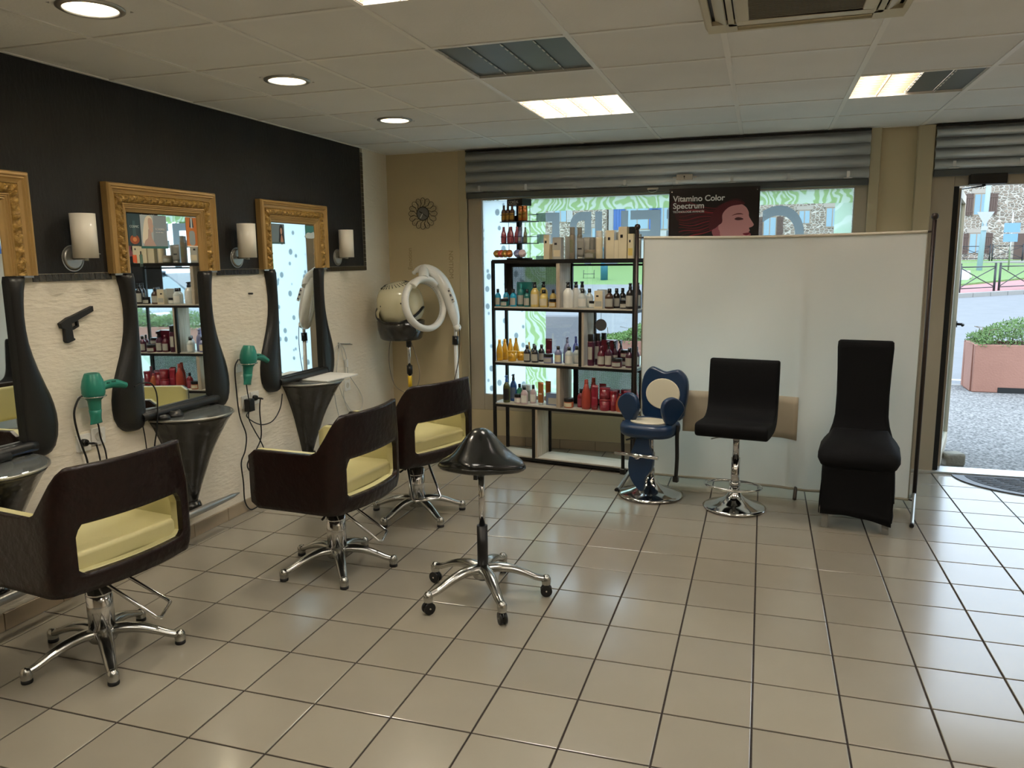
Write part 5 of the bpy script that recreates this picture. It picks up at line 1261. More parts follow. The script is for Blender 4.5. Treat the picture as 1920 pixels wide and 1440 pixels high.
for a in [
 (.042, .045, 'cond', .055, .165, 'yellow', 'yellow', 'honey', 'yellow tapered bottle, front of four on the middle shelf'),
 (.060, .10, 'cond', .052, .165, 'yellow', 'yellow', 'honey', 'yellow tapered bottle, second of four on the middle shelf'),
 (.082, .155, 'cond', .052, .165, 'yellow', 'yellow', 'honey', 'yellow tapered bottle, third of four on the middle shelf'),
 (.108, .205, 'cond', .052, .165, 'yellow', 'yellow', 'honey', 'yellow tapered bottle, rearmost of four on the middle shelf'),
 (.150, .05, 'tub', .072, .080, 'yellow', 'yellow', 'honey', 'round yellow jar in front, middle shelf'),
 (.196, .12, 'tub', .066, .072, 'yellow', 'yellow', 'honey', 'round yellow jar behind the front one, middle shelf'),
 (.236, .18, 'cond', .035, .140, 'amber', 'yellow', None, 'slim amber bottle behind the black bottles, middle shelf'),
 (.282, .05, 'bottle', .056, .132, 'dark', 'black', 'lgrey', 'black bottle, front left of four on the middle shelf'),
 (.298, .14, 'bottle', .052, .132, 'dark', 'black', 'lgrey', 'black bottle, rear left of four on the middle shelf'),
 (.352, .045, 'bottle', .058, .132, 'dark', 'black', 'lgrey', 'black bottle, front right of four on the middle shelf'),
 (.372, .12, 'bottle', .052, .132, 'dark', 'black', 'lgrey', 'black bottle, rear right of four on the middle shelf'),
 (.412, .17, 'tube', .056, .175, 'maroon', 'maroon', 'rose', 'maroon squeeze tube standing behind the lilac jar'),
 (.462, .05, 'jar', .076, .072, 'lilac', 'black', 'lgrey', 'lilac jar with a black lid on the middle shelf'),
 (.540, .06, 'bottle', .058, .135, 'lilac', 'black', 'cream', 'lilac bottle with cream label right of the lilac jar'),
 (.566, .15, 'bottle', .050, .135, 'lilac', 'black', 'cream', 'lilac bottle half hidden behind another, middle shelf'),
 (.594, .11, 'pump', .058, .200, 'lilac', 'lilac', 'lilac', 'tall lilac pump bottle on the middle shelf'),
 (.632, .19, 'pump', .050, .200, 'violet', 'violet', None, 'tall violet pump bottle at the back of the middle shelf'),
 (.640, .035, 'bottle', .062, .135, 'clear', 'black', 'white', 'clear bottle, front of three beside the upright, middle shelf'),
 (.675, .10, 'bottle', .056, .135, 'clear', 'black', 'white', 'clear bottle, second of three beside the upright, middle shelf'),
 (.704, .165, 'bottle', .054, .135, 'clear', 'black', 'white', 'clear bottle, rearmost of three beside the upright, middle shelf'),
 (.812, .045, 'can', .052, .235, 'plum', 'black', 'lgrey', 'tall plum bottle, front of three in the right bay'),
 (.842, .11, 'can', .048, .235, 'plum', 'black', 'lgrey', 'tall plum bottle, second of three in the right bay'),
 (.866, .175, 'can', .046, .235, 'plum', 'black', None, 'tall plum bottle, rearmost of three in the right bay'),
 (.892, .055, 'bottle', .060, .150, 'maroon', 'maroon', 'lgrey', 'maroon bottle with grey label beside the tall plum bottles'),
 (.920, .15, 'wbox', .11, .185, 'maroon', 'maroon', None, 'dark pink carton behind the trigger sprays'),
 (.950, .05, 'spray', .056, .185, 'plum', 'black', 'lgrey', 'plum trigger spray bottle, front of three'),
 (.978, .11, 'spray', .052, .185, 'plum', 'black', 'lgrey', 'plum trigger spray bottle, middle of three'),
 (1.004, .17, 'spray', .050, .185, 'plum', 'black', None, 'plum trigger spray bottle, rearmost of three'),
 (1.020, .035, 'jar', .078, .066, 'maroon', 'black', 'lgrey', 'maroon jar with black lid in front, right bay'),
 (1.050, .14, 'jar', .074, .060, 'maroon', 'black', 'lgrey', 'maroon jar under another, right bay'),
 (1.112, .05, 'bottle', .062, .145, 'plum', 'black', 'lgrey', 'plum bottle at the right end of the middle shelf'),
 (1.135, .14, 'bottle', .048, .145, 'plum', 'black', 'lgrey', 'plum bottle in the back right corner of the middle shelf')]:
    product(a[0], a[1], M_, *a[2:], GM)
product(1.050, .14, M_+.060, 'jar', .074, .058, 'maroon', 'black', 'lgrey', 'maroon jar stacked on top of another, right bay', GM)
for a in [
 (.098, .05, 'pump', .056, .215, 'oil', 'blue', 'dark', 'tall bottle with olive liquid and blue neck, lower shelf'),
 (.118, .13, 'pump', .054, .215, 'blue', 'dark', 'greyblue', 'tall blue pump bottle behind the olive one, lower shelf'),
 (.158, .16, 'bottle', .052, .135, 'green', 'black', 'green', 'light green bottle on the lower shelf'),
 (.208, .18, 'jar', .078, .130, 'taupe', 'white', None, 'tall grey jar with a white lid, lower shelf'),
 (.200, .055, 'jar', .066, .072, 'pinkish', 'black', 'white', 'pale pink jar with black lid, lower shelf'),
 (.262, .035, 'bottle', .056, .145, 'pinkish', 'black', 'white', 'pale pink bottle, front of three on the lower shelf'),
 (.308, .10, 'bottle', .052, .145, 'pinkish', 'black', 'white', 'pale pink bottle, second of three on the lower shelf'),
 (.345, .165, 'bottle', .048, .145, 'pinkish', 'black', 'white', 'pale pink bottle, rearmost of three on the lower shelf'),
 (.392, .06, 'tube', .046, .178, 'bronze', 'clear', 'cream', 'bronze squeeze tube in front, lower shelf'),
 (.424, .13, 'tube', .046, .178, 'bronze', 'clear', None, 'bronze squeeze tube behind, lower shelf'),
 (.482, .10, 'wbox', .100, .092, 'greyblue', 'greyblue', 'lgrey', 'grey blue carton beside the divider, lower shelf'),
 (.632, .05, 'jar', .076, .070, 'orange', 'black', 'cream', 'orange jar with black lid right of the divider, lower shelf'),
 (.712, .10, 'bottle', .056, .140, 'red', 'black', 'rose', 'red bottle with black cap left of the coral bottle'),
 (.775, .05, 'cond', .072, .225, 'coral', 'coral', None, 'tall coral tapered bottle, front, lower shelf'),
 (.802, .13, 'cond', .070, .228, 'coral', 'coral', None, 'tall coral tapered bottle, behind, lower shelf'),
 (.845, .045, 'tube', .054, .188, 'crimson', 'red', 'rose', 'upright crimson squeeze tube, front, lower shelf'),
 (.880, .12, 'tube', .054, .188, 'red', 'red', None, 'upright red squeeze tube, second, lower shelf'),
 (.925, .05, 'tub', .082, .088, 'crimson', 'red', 'rose', 'crimson tub at the bottom of a stack, lower shelf'),
 (.962, .15, 'tub', .080, .145, 'red', 'crimson', None, 'tall red tub at the back, lower shelf'),
 (.990, .06, 'tub', .056, .150, 'red', 'red', 'rose', 'narrow red tub right of the crimson stack, lower shelf'),
 (1.040, .055, 'cond', .060, .135, 'orange', 'red', None, 'small orange tapered bottle near the right, lower shelf'),
 (1.050, .155, 'tub', .074, .150, 'crimson', 'crimson', None, 'crimson tub behind the small orange bottle'),
 (1.100, .06, 'tub', .060, .155, 'red', 'crimson', 'rose', 'red tub at the right end of the lower shelf'),
 (1.125, .16, 'cond', .052, .185, 'rose', 'rose', None, 'pink tapered bottle in the back right corner, lower shelf')]:
    product(a[0], a[1], L_, *a[2:], GL)
product(.925, .05, L_+.0885, 'tub', .080, .086, 'red', 'red', 'rose', 'red tub on top of the crimson one, lower shelf', GL)
for a in [
 (.452, .06, 'box', .046, .180, 'cream', 'cream', 'cream', 'tall cream carton, first right of the display stand'),
 (.487, .085, 'box', .028, .112, 'cream', 'taupe', None, 'small narrow carton second from the display stand'),
 (.542, .055, 'box', .068, .158, 'lgrey', 'cream', 'cream', 'wide grey and cream carton with a square window'),
 (.590, .13, 'box', .036, .165, 'lgrey', 'lgrey', None, 'narrow grey carton behind the windowed one'),
 (.622, .17, 'box', .034, .168, 'lgrey', 'lgrey', None, 'narrow pale carton left of the grey spray cans'),
 (.656, .055, 'can', .044, .232, 'taupe', 'grey', 'olive', 'tall grey spray can in front, on top of the rack'),
 (.684, .13, 'can', .042, .232, 'taupe', 'grey', 'olive', 'tall grey spray can behind, on top of the rack'),
 (.722, .05, 'tube', .056, .152, 'grey', 'lgrey', 'dark', 'grey squeeze tube right of the tall spray cans'),
 (.748, .11, 'tube', .050, .158, 'lgrey', 'lgrey', None, 'first of four thin grey tubes in a row, top of the rack'),
 (.775, .13, 'tube', .046, .158, 'grey', 'grey', None, 'second of four thin grey tubes in a row, top of the rack'),
 (.800, .15, 'tube', .046, .158, 'grey', 'grey', None, 'third of four thin grey tubes in a row, top of the rack'),
 (.826, .17, 'tube', .046, .158, 'lgrey', 'lgrey', None, 'fourth of four thin grey tubes in a row, top of the rack'),
 (.800, .042, 'jar', .080, .066, 'olive', 'taupe', 'silver', 'low grey jar in front of the thin tubes'),
 (.868, .055, 'can', .052, .200, 'cream', 'white', 'cream', 'cream bottle with a white dome cap, front'),
 (.898, .14, 'can', .052, .205, 'lgrey', 'white', None, 'cream bottle with a white dome cap, behind'),
 (.955, .065, 'box', .060, .200, 'cream', 'cream', 'cream', 'broad tall cream carton in the right half, top of the rack'),
 (.978, .16, 'box', .044, .190, 'lgrey', 'cream', None, 'cream carton behind the broad tall one'),
 (1.006, .045, 'box', .032, .130, 'cream', 'cream', None, 'small slim cream carton between two tall ones'),
 (1.052, .060, 'box', .062, .222, 'cream', 'cream', 'cream', 'tallest cream carton, near the right end of the rack top'),
 (1.088, .170, 'box', .060, .225, 'dark', 'dark', None, 'tall black carton at the back, right end of the rack top'),
 (1.108, .060, 'box', .040, .172, 'cream', 'amber', 'amber', 'cream and amber carton at the right end of the rack top'),
 (1.142, .12, 'box', .036, .170, 'lgrey', 'cream', None, 'pale carton on the right edge of the rack top')]:
    product(a[0], a[1], T_, *a[2:], GT)
# rotating counter display
SPU = RO + RU*.190 + RN*.115
sp_ = thing('display_stand', 'small black rotating counter display stand with a printed header', 'display stand', (SPU.x, SPU.y, T_), RA + R(-14))
MB().cyl((0, 0, 0), (0, 0, .012), .10, n=28).build('base_disc', MT['blk'], sp_)
MB().box((-.016, -.016, .012), (.016, .016, .42)).build('column', MT['blk'], sp_)
MB().box((-.078, -.055, .405), (.078, .055, .455)).build('header_box', MT['blkp'], sp_, bevel=.002, seg=1)
text("L'ORÉAL", .030, mat('ink_silver', 'b9b9bb', .4), sp_, (-.062, -.0555, .422), (R(90), 0, 0), sx=.92)
text("PROFESSIONNEL", .011, mat('ink_silver', 'b9b9bb', .4), sp_, (-.055, -.0555, .411), (R(90), 0, 0))
for z in (.118, .283):
    MB().box((-.125, -.085, z), (.125, .085, z+.006)).build('tray', MT['blk'], sp_)
    MB().tube([(-.122, -.082, z+.055), (.122, -.082, z+.055), (.122, .082, z+.055), (-.122, .082, z+.055), (-.122, -.082, z+.055)], .0018, 5).build('tray_wire', MT['blk'], sp_)
    MB().box((-.03, -.03, z+.006), (.05, .03, z+.05)).build('tray_block', MT['blkp'], sp_)
for x, y_ in ((-.065, -.05), (.065, -.05), (-.065, .05), (.065, .05)): MB().tube([(x, y_, .0), (x, y_, .41)], .0022, 5).build('support_wire', MT['chrome'], sp_)
def onstand(dx, dy, z, *a, tilt=0, rot=0):
    c_, s_ = math.cos(R(-14)), math.sin(R(-14)); product(.190 + dx*c_ - dy*s_, .115 + dx*s_ + dy*c_, T_ + z, *a, 'products on the display stand', rot=rot, tilt=tilt)
for k, (x, y_) in enumerate([(-.104, -.060), (-.062, -.060), (-.020, -.060)]):
    onstand(x, y_, .2895, 'bottle', .040, .122, 'brown', 'brown', 'gold', ['brown gold bottle, leftmost', 'brown gold bottle, middle', 'brown gold bottle, right'][k] + ' of three on the display top tray')
for k, (x, y_) in enumerate([(.066, -.060), (.108, -.060)]):
    onstand(x, y_, .2895, 'can', .040, .110, 'copper', 'copper', 'gold', ['left copper coloured pot bottle on the display top tray', 'right copper coloured pot bottle on the display top tray'][k])
for k, x in enumerate([-.108, -.070, -.032, .006]):
    onstand(x, -.060 if k % 2 == 0 else -.034, .1245, 'cond', .044, .125, 'rose', 'rose', None, ['first', 'second', 'third', 'fourth'][k] + ' pink bottle from the left on the display middle tray')
onstand(.056, -.058, .1245, 'cond', .032, .118, 'lilac', 'lilac', 'lgrey', 'small lilac bottle on the display middle tray')
onstand(.108, -.058, .1245, 'cond', .030, .116, 'olive', 'olive', None, 'small grey green bottle on the display middle tray')
for k, (x, c_, l_) in enumerate([(-.135, 'gold', 'gold round pot at the left end of the display foot'), (-.092, 'coral', 'coral round pot at the display foot'), (-.050, 'gold', 'gold round pot right of the coral one at the display foot'), (-.010, 'copper', 'copper round pot at the display foot'), (.072, 'lilac', 'lilac round pot at the display foot'), (.122, 'pinkish', 'pink round pot at the right end of the display foot')]):
    onstand(x, -.095, .028, 'pod', .054, .044, c_, c_, None, l_, tilt=50)

# ================================================================ POSTER
po_ = thing('hanging_poster', 'dark poster of a red haired woman hanging from the roller shutter', 'poster', (0, 2.335, 0))
PX0, PX1, PZ0, PZ1 = 2.405, 3.065, 1.33, 2.098
MB().box((PX0, 0, PZ0), (PX1, .003, PZ1)).build('poster_sheet', mat('poster_black', '0c080b', .35, vary=(1.5, '1d0a12', .8)), po_)
def pp(nm, pts, col, k, n=4): 
    P = smooth2([(PX0 + a*(PX1-PX0), PZ1 - b*.588*.66) for a, b in pts], n)
    return MB().prism(P, 'y', -.0004*k-.0004, -.0004*k+.00005).build(nm, mat('print_' + col, col, .45, vary=(9, col, 0)), po_)
pp('hair_print', [(.02, .30), (.10, .20), (.28, .30), (.45, .42), (.60, .30), (.74, .22), (.84, .30), (.80, .38), (.62, .52), (.52, .70), (.40, .72), (.22, .66), (.10, .62), (.06, .45)], '3c0d18', 1)
for k in range(11):
    y0, y1 = .40+.035*k, .26+.075*k; c_ = ['7a1626', '5a1220', '94202f', '6a1422'][k % 4]; w_ = .016+.006*(k % 3)
    up_ = [(.56-.44*u, y0+(y1-y0)*u+.05*math.sin(u*6+k*.7)*u) for u in [q/8 for q in range(9)]]
    pp('hair_strand_print', up_ + [(a, b+w_*(1.2-abs(.5-q/8))) for q, (a, b) in enumerate(up_)][::-1], c_, 2, 2)
pp('neck_print', [(.50, .80), (.60, .72), (.90, .86), (.88, 1.02), (.84, 1.16), (.50, 1.16), (.52, .98)], 'b4606a', 4)
pp('face_print', [(.58, .60), (.60, .46), (.68, .36), (.78, .32), (.85, .38), (.885, .48), (.89, .56), (.925, .66), (.945, .72), (.925, .76), (.895, .78), (.905, .83), (.89, .86), (.90, .90), (.87, .96), (.78, 1.04), (.66, 1.02), (.58, .90), (.56, .74)], 'd8999a', 5)
pp('hair_print', [(.46, .62), (.52, .42), (.62, .30), (.74, .255), (.84, .32), (.80, .335), (.70, .36), (.64, .42), (.60, .52), (.60, .66), (.56, .72), (.52, .78), (.46, .80)], '5a1220', 7)
pp('ear_print', [(.49, .82), (.52, .78), (.565, .80), (.58, .88), (.565, .97), (.53, .96), (.50, .90)], 'b0606a', 8)
pp('eye_print', [(.735, .60), (.77, .575), (.815, .59), (.83, .615), (.79, .63), (.75, .625)], '5a2a30', 9)
pp('eyebrow_print', [(.70, .545), (.75, .505), (.80, .50), (.83, .525), (.80, .52), (.75, .525)], '6a2a2c', 9)
pp('lip_print', [(.83, .885), (.87, .87), (.905, .87), (.90, .90), (.87, .92), (.84, .905)], '8a2438', 9)
wi = mat('ink_white', 'f2f2f0', .5)
for s, z, sz in (('Vitamino Color', .146, .060), ('Spectrum', .226, .060)):
    o = text(s, sz, wi, po_, (PX0+.030, -.0045, PZ1 - z*.66), (R(90), 0, 0), bold=.0012, extrude=.0003)
text('TECHNOLOGIE AVANCÉE', .020, wi, po_, (PX0+.030, -.0045, PZ1-.180), (R(90), 0, 0), bold=.0003, extrude=.0003)
for x in (PX0+.02, PX1-.02): MB().cyl((x, -.004, PZ1-.025), (x, 0, PZ1-.025), .004, n=10).tube([(x, -.001, PZ1-.02), (x, .01, PZ1+.05)], .0006, 4).build('hanging_wire', MT['chrome'], po_)
# ================================================================ OUTDOORS
asph = mat('grey_asphalt', '76787c', .9, bump=(120, .5), vary=(2, '6c6e71', .6))
grav = mat('exposed_gravel_concrete', '4a4a4b', .9, bump=(60, .9, 4), vary=(48, '9c9b99', 1.0))
kerbm = mat('concrete_kerb', '8a8884', .85, bump=(40, .3)); grassm = mat('grass', '6d8750', .9, bump=(25, .8, 5), vary=(12, '587640', .9)); pink = mat('pink_paving', '96686a', .85, vary=(5, 'b07c78', .7))
white_line = mat('road_paint', 'b8b8b8', .8)
struct(MB().box((-60, 2.58, -.22), (80, 120, -.06)).build('ground', asph), 'grey asphalt road outside')
struct(MB().box((-6, 2.56, -.12), (14, 6.95, -.03)).build('pavement', grav), 'gravel textured pavement in front of the shop')
pave_slabs = None
kb = struct(MB().build('kerb', kerbm), 'concrete kerb edging the pavement')
n = 0
while -6 + n < 14:
    MB().box((-6+n+.004, 6.95, -.12), (-5+n-.004, 7.10, -.025)).build('kerb_stone', kerbm, kb); n += 1
struct(MB().box((-6, 7.6, -.062), (14, 7.72, -.056)).build('road_marking', white_line), 'white painted line along the near side of the road')
# far traffic island rising to the houses
def zg(y): return 0 if y < 33 else min(1.0, (y-33)/22*1.0)
def ribbon(name, left, right, m, dz=.0, th=.1, lab=''):
    """left/right: lists of (x, y) ; surface follows the ground rise"""
    G = [[(x, y, zg(y)+dz-.06) for x, y in (l, r)] for l, r in zip(left, right)]; G2 = [[(x, y, z-th) for x, y, z in r] for r in G]
    return struct(MB().grid_solid(G, G2, smooth=False).build(name, m), lab)
d1v = Vector((3.2, 3.5)).normalized()
def along(s, off): p = Vector((10.0, 29.3)) + d1v*s; q = Vector((-d1v.y, d1v.x)); r = p + q*off; return (r.x, r.y)
ss = [-4, -2, 0, 3, 6, 10, 16, 24]
kr = struct(MB().build('kerb_far', kerbm), 'curved concrete kerb of the traffic island')
for k in range(-3, 14):
    a, b_, c_, d_ = along(k*1.2+.02, 0), along(k*1.2+1.18, 0), along(k*1.2+1.18, .35), along(k*1.2+.02, .35)
    MB().prism([a, b_, c_, d_], 'z', -.06, zg(a[1])+.10).build('kerb_stone', kerbm, kr)
ribbon('pink_path', [along(s, .35) for s in ss], [along(s, 3.0) for s in ss], pink, .14, lab='pink paved footpath along the kerb')
ribbon('grass_island', [along(s, 3.0) for s in ss], [(along(s, 3.0)[0]-3, max(along(s, 3.0)[1]+14, 54)) for s in ss], grassm, .22, lab='green grass slope of the traffic island')
ribbon('upper_street', [(1.5, 54), (40, 54)], [(1.5, 62), (40, 62)], kerbm, .16, lab='pale street in front of the stone houses')
G_ = [[(x, y, -.07+1.5*((y-44)/18)**1.1) for y in (44, 47, 50, 54, 58, 62)] for x in (-30, -18, -8, 1)]
struct(MB().grid_solid(G_, [[(x, y, -.3) for x, y, z in r] for r in G_], smooth=False).build('grass_bank', grassm), 'grass bank below the far stone wall')
# railing units
def barrier(name, p0, p1, h, z, lab, grp):
    p0, p1 = Vector((*p0, z)), Vector((*p1, z)); t = thing(name, lab, 'railing', p0, 0, grp); d = p1-p0; bm_ = mat('dark_railing_paint', '2b2d30', .5)
    for q in (Vector((0, 0, 0)), d):
        MB().cyl(q, q+Vector((0, 0, h)), .045, n=8).lathe([(.0, 0), (.06, .03), (0, .09)], 8, q+Vector((0, 0, h))).build('post', bm_, t)
    MB().cyl(Vector((0, 0, h*.93)), d+Vector((0, 0, h*.93)), .025, n=6).build('top_rail', bm_, t); MB().cyl(Vector((0, 0, h*.18)), d+Vector((0, 0, h*.18)), .022, n=6).build('bottom_rail', bm_, t)
    MB().tube(smooth_path([Vector((0, 0, h*.9)), d*.45+Vector((0, 0, h*.58)), d*.55+Vector((0, 0, h*.50)), d+Vector((0, 0, h*.2))], 3), .02, 5).tube(smooth_path([d+Vector((0, 0, h*.9)), d*.5+Vector((0, 0, h*.58)), Vector((0, 0, h*.2))], 3), .02, 5).build('cross_bars', bm_, t)
names_ = ['left', 'second', 'third', 'fourth', 'fifth']
for k in range(4):
    a = along(1.2+k*2.75, .55); b_ = along(1.2+k*2.75+2.4, .55); barrier('street_barrier', a, b_, 1.1, zg(a[1])+.05, 'black street barrier on the near kerb, %s from the left through the door' % names_[k], 'street barriers by the kerb')
for k in range(4):
    barrier('street_barrier', (16.0+k*1.95, 57.5), (17.8+k*1.95, 57.5), 1.1, 1.06, 'black street barrier before the stone house, %s from the left' % names_[k], 'street barriers by the stone house')
# stone houses
def stone_mat(name, c1, c2, sc):
    m = mat(name, c1, .9, vary=(1.3, c2, .4)); nt = m.node_tree; N = nt.nodes; L = nt.links; b = N['Principled BSDF']; src = b.inputs['Base Color'].links[0].from_socket
    tc = N.new('ShaderNodeTexCoord'); mp = N.new('ShaderNodeMapping'); mp.inputs['Scale'].default_value = (sc, sc, sc*1.7); L.new(tc.outputs['Object'], mp.inputs[0])
    v = N.new('ShaderNodeTexVoronoi'); v.feature = 'DISTANCE_TO_EDGE'; v.inputs['Scale'].default_value = 1; L.new(mp.outputs[0], v.inputs['Vector'])
    v2 = N.new('ShaderNodeTexVoronoi'); v2.inputs['Scale'].default_value = 1; L.new(mp.outputs[0], v2.inputs['Vector'])
    cr = N.new('ShaderNodeMapRange'); cr.inputs[1].default_value = .04; cr.inputs[2].default_value = .16; L.new(v.outputs['Distance'], cr.inputs[0])
    hs = N.new('ShaderNodeHueSaturation'); sp = N.new('ShaderNodeSeparateColor'); L.new(v2.outputs['Color'], sp.inputs[0]); mr = N.new('ShaderNodeMapRange'); mr.inputs[3].default_value = .72; mr.inputs[4].default_value = 1.3; L.new(sp.outputs[0], mr.inputs[0]); L.new(mr.outputs[0], hs.inputs['Value']); L.new(src, hs.inputs['Color'])
    mx = N.new('ShaderNodeMix'); mx.data_type = 'RGBA'; mx.inputs[6].default_value = lin('b9b1a6'); L.new(cr.outputs[0], mx.inputs[0]); L.new(hs.outputs[0], mx.inputs[7]); L.new(mx.outputs[2], b.inputs['Base Color'])
    bp = N.new('ShaderNodeBump'); bp.inputs['Distance'].default_value = .05; L.new(cr.outputs[0], bp.inputs['Height']); L.new(bp.outputs[0], b.inputs['Normal']); return m
stone = stone_mat('rubble_stone', '85776a', '75695d', 3.2); white_r = mat('white_render', 'a9aaab', .9)
shut_b = mat('brown_shutter', '55423a', .7); shut_bl = mat('blue_shutter', '3d5f9c', .6); wglass = mat('house_window_glass', '7e99a8', .15); wframe = mat('house_window_frame', '94826f', .6); lint = mat('pale_lintel', '9c9288', .8)
def house(name, lab, x0, x1, y, z0, z1, m, wins, door=None, sm=shut_b, depth=8, roof=True):
    t = thing(name, lab, 'house', (0, 0, 0)); MB().box((x0, y, z0), (x1, y+depth, z1)).build('wall', m, t)
    for wx0, wx1, wz0, wz1, side in wins:
        w = MB().box((wx0-.08, y-.03, wz0-.08), (wx1+.08, y+.05, wz1+.08)).build('window', wframe, t)
        MB().box((wx0, y-.045, wz0), (wx1, y-.03, wz1)).build('pane', wglass, w)
        MB().box(((wx0+wx1)/2-.03, y-.06, wz0), ((wx0+wx1)/2+.03, y-.045, wz1)).build('glazing_bar', wframe, w)
        MB().box((wx0-.25, y-.05, wz1+.08), (wx1+.25, y+.02, wz1+.38)).build('lintel', lint, t)
        if side:
            for a, b_ in ((wx0-side-.06, wx0-.08), (wx1+.08, wx1+side+.06)):
                s = MB()
                for k in range(4): s.box((a+(b_-a)*k/4+.008, y-.11, wz0-.05), (a+(b_-a)*(k+1)/4-.008, y-.06, wz1+.05))
                s.box((a, y-.13, wz0+.15), (b_, y-.11, wz0+.25)).box((a, y-.13, wz1-.25), (b_, y-.11, wz1-.15)); s.build('shutter', sm, t)
    if door:
        dx0, dx1, dz1 = door; MB().box((dx0-.25, y-.06, z0), (dx1+.25, y+.02, dz1+.25)).build('door_surround', lint, t)
        for k in range(2): MB().box((dx0+(dx1-dx0)*k/2+.02, y-.10, z0+.05), (dx0+(dx1-dx0)*(k+1)/2-.02, y-.06, dz1)).build('door', shut_b, t)
    if roof: MB().prism([(x0, z1), (x1, z1), (x1-.8, z1+2.2), (x0+.8, z1+2.2)], 'y', y-.6, y+depth+.5).build('roof', mat('clay_tile_roof', '9a6a50', .8, bump=(12, .5)), t)
    return t
house('stone_house', 'pale rubble stone house with brown shutters seen through the open door', 15.6, 27.5, 62, .3, 9.0, stone, [(17.62, 18.42, 4.42, 5.85, .60), (17.50, 18.35, 1.65, 3.02, .55), (22.4, 23.3, 4.4, 5.8, .6)], door=(20.35, 21.9, 3.0))
house('stone_house', 'grey rubble stone house seen through the right part of the shop window', 1.5, 13.2, 63, .3, 9.5, stone, [(5.65, 6.4, 4.1, 5.05, 0), (7.65, 8.5, 3.8, 5.2, 0), (3.0, 3.9, 3.2, 4.6, .5)])
house('white_house', 'white rendered house with blue shutters beyond the street', -9.4, -3.9, 62, .3, 9.0, white_r, [(-7.9, -6.1, 3.9, 5.75, 1.0), (-5.2, -4.5, 3.85, 5.7, .5)], sm=shut_bl)
house('stone_house', 'rubble stone house with white windows left of the white house', -17.0, -9.5, 61.5, .3, 9.5, stone, [(-13.9, -12.9, 4.6, 6.0, .5), (-11.2, -10.2, 2.6, 4.0, 0)], sm=white_r)
# far rubble retaining wall, teal post
struct(MB().box((-3.6, 50.5, -.06), (1.4, 51.1, 1.35)).build('retaining_wall', stone), 'grey rubble retaining wall beyond the road')
t = tag(MB().cyl((-6.8, 47, .1), (-6.8, 47, 2.1), .24, n=14).lathe([(0, 0), (.28, 0), (.25, .1), (0, .16)], 14, (-6.8, 47, 2.1)).build('litter_bin', mat('teal_street_paint', '2f6a7c', .5)), 'teal cylindrical street bin on the far verge', 'bin')
t = thing('park_bench', 'small dark bench frame on the far grass', 'bench', (-8.4, 48, .22)); MB().tube([(0, 0, 0), (0, 0, .8), (.0, .3, .8)], .03, 6).tube([(1.1, 0, 0), (1.1, 0, .8), (1.1, .3, .8)], .03, 6).build('frame', mat('dark_railing_paint', '2b2d30', .5), t); t.scale = (.65, .65, .65); t.scale = (.65, .65, .65); MB().box((0, 0, .42), (1.1, .4, .47)).build('seat', mat('dark_railing_paint', '2b2d30', .5), t)
# street pole with signs
pp_ = thing('street_lamp_pole', 'pale blue tapered street pole leaning slightly beyond the road', 'pole', (14.34, 45, .6))
MB().cyl((0, 0, -.6), (.25, 0, 8.5), .15, .09, n=14).build('shaft', mat('pale_blue_paint', '9fb4c4', .5), pp_)
sg = thing('give_way_sign', 'white back of an inverted triangular road sign on the blue pole', 'road sign', (14.40, 44.8, 3.35))
MB().prism([(-.42, .46), (.42, .46), (0, -.28)], 'y', 0, .02).build('sign_plate', white_r, sg); MB().box((-.16, 0, -.52), (.16, .02, -.30)).build('small_plate', white_r, sg); MB().box((-.05, .02, -.5), (.05, .08, .4)).build('clamp', MT['satin'], sg)
sg = thing('direction_sign', 'light blue street sign stack on a thin post before the stone house', 'road sign', (15.75, 45, .65))
MB().cyl((0, 0, -.3), (0, 0, 3.1), .04, n=8).build('post', MT['satin'], sg); MB().box((-.38, -.05, 2.05), (.38, -.02, 2.55)).box((-.38, -.05, 1.55), (.3, -.02, 1.98)).build('sign_plate', mat('pale_sign_blue', '6f95b4', .5), sg)
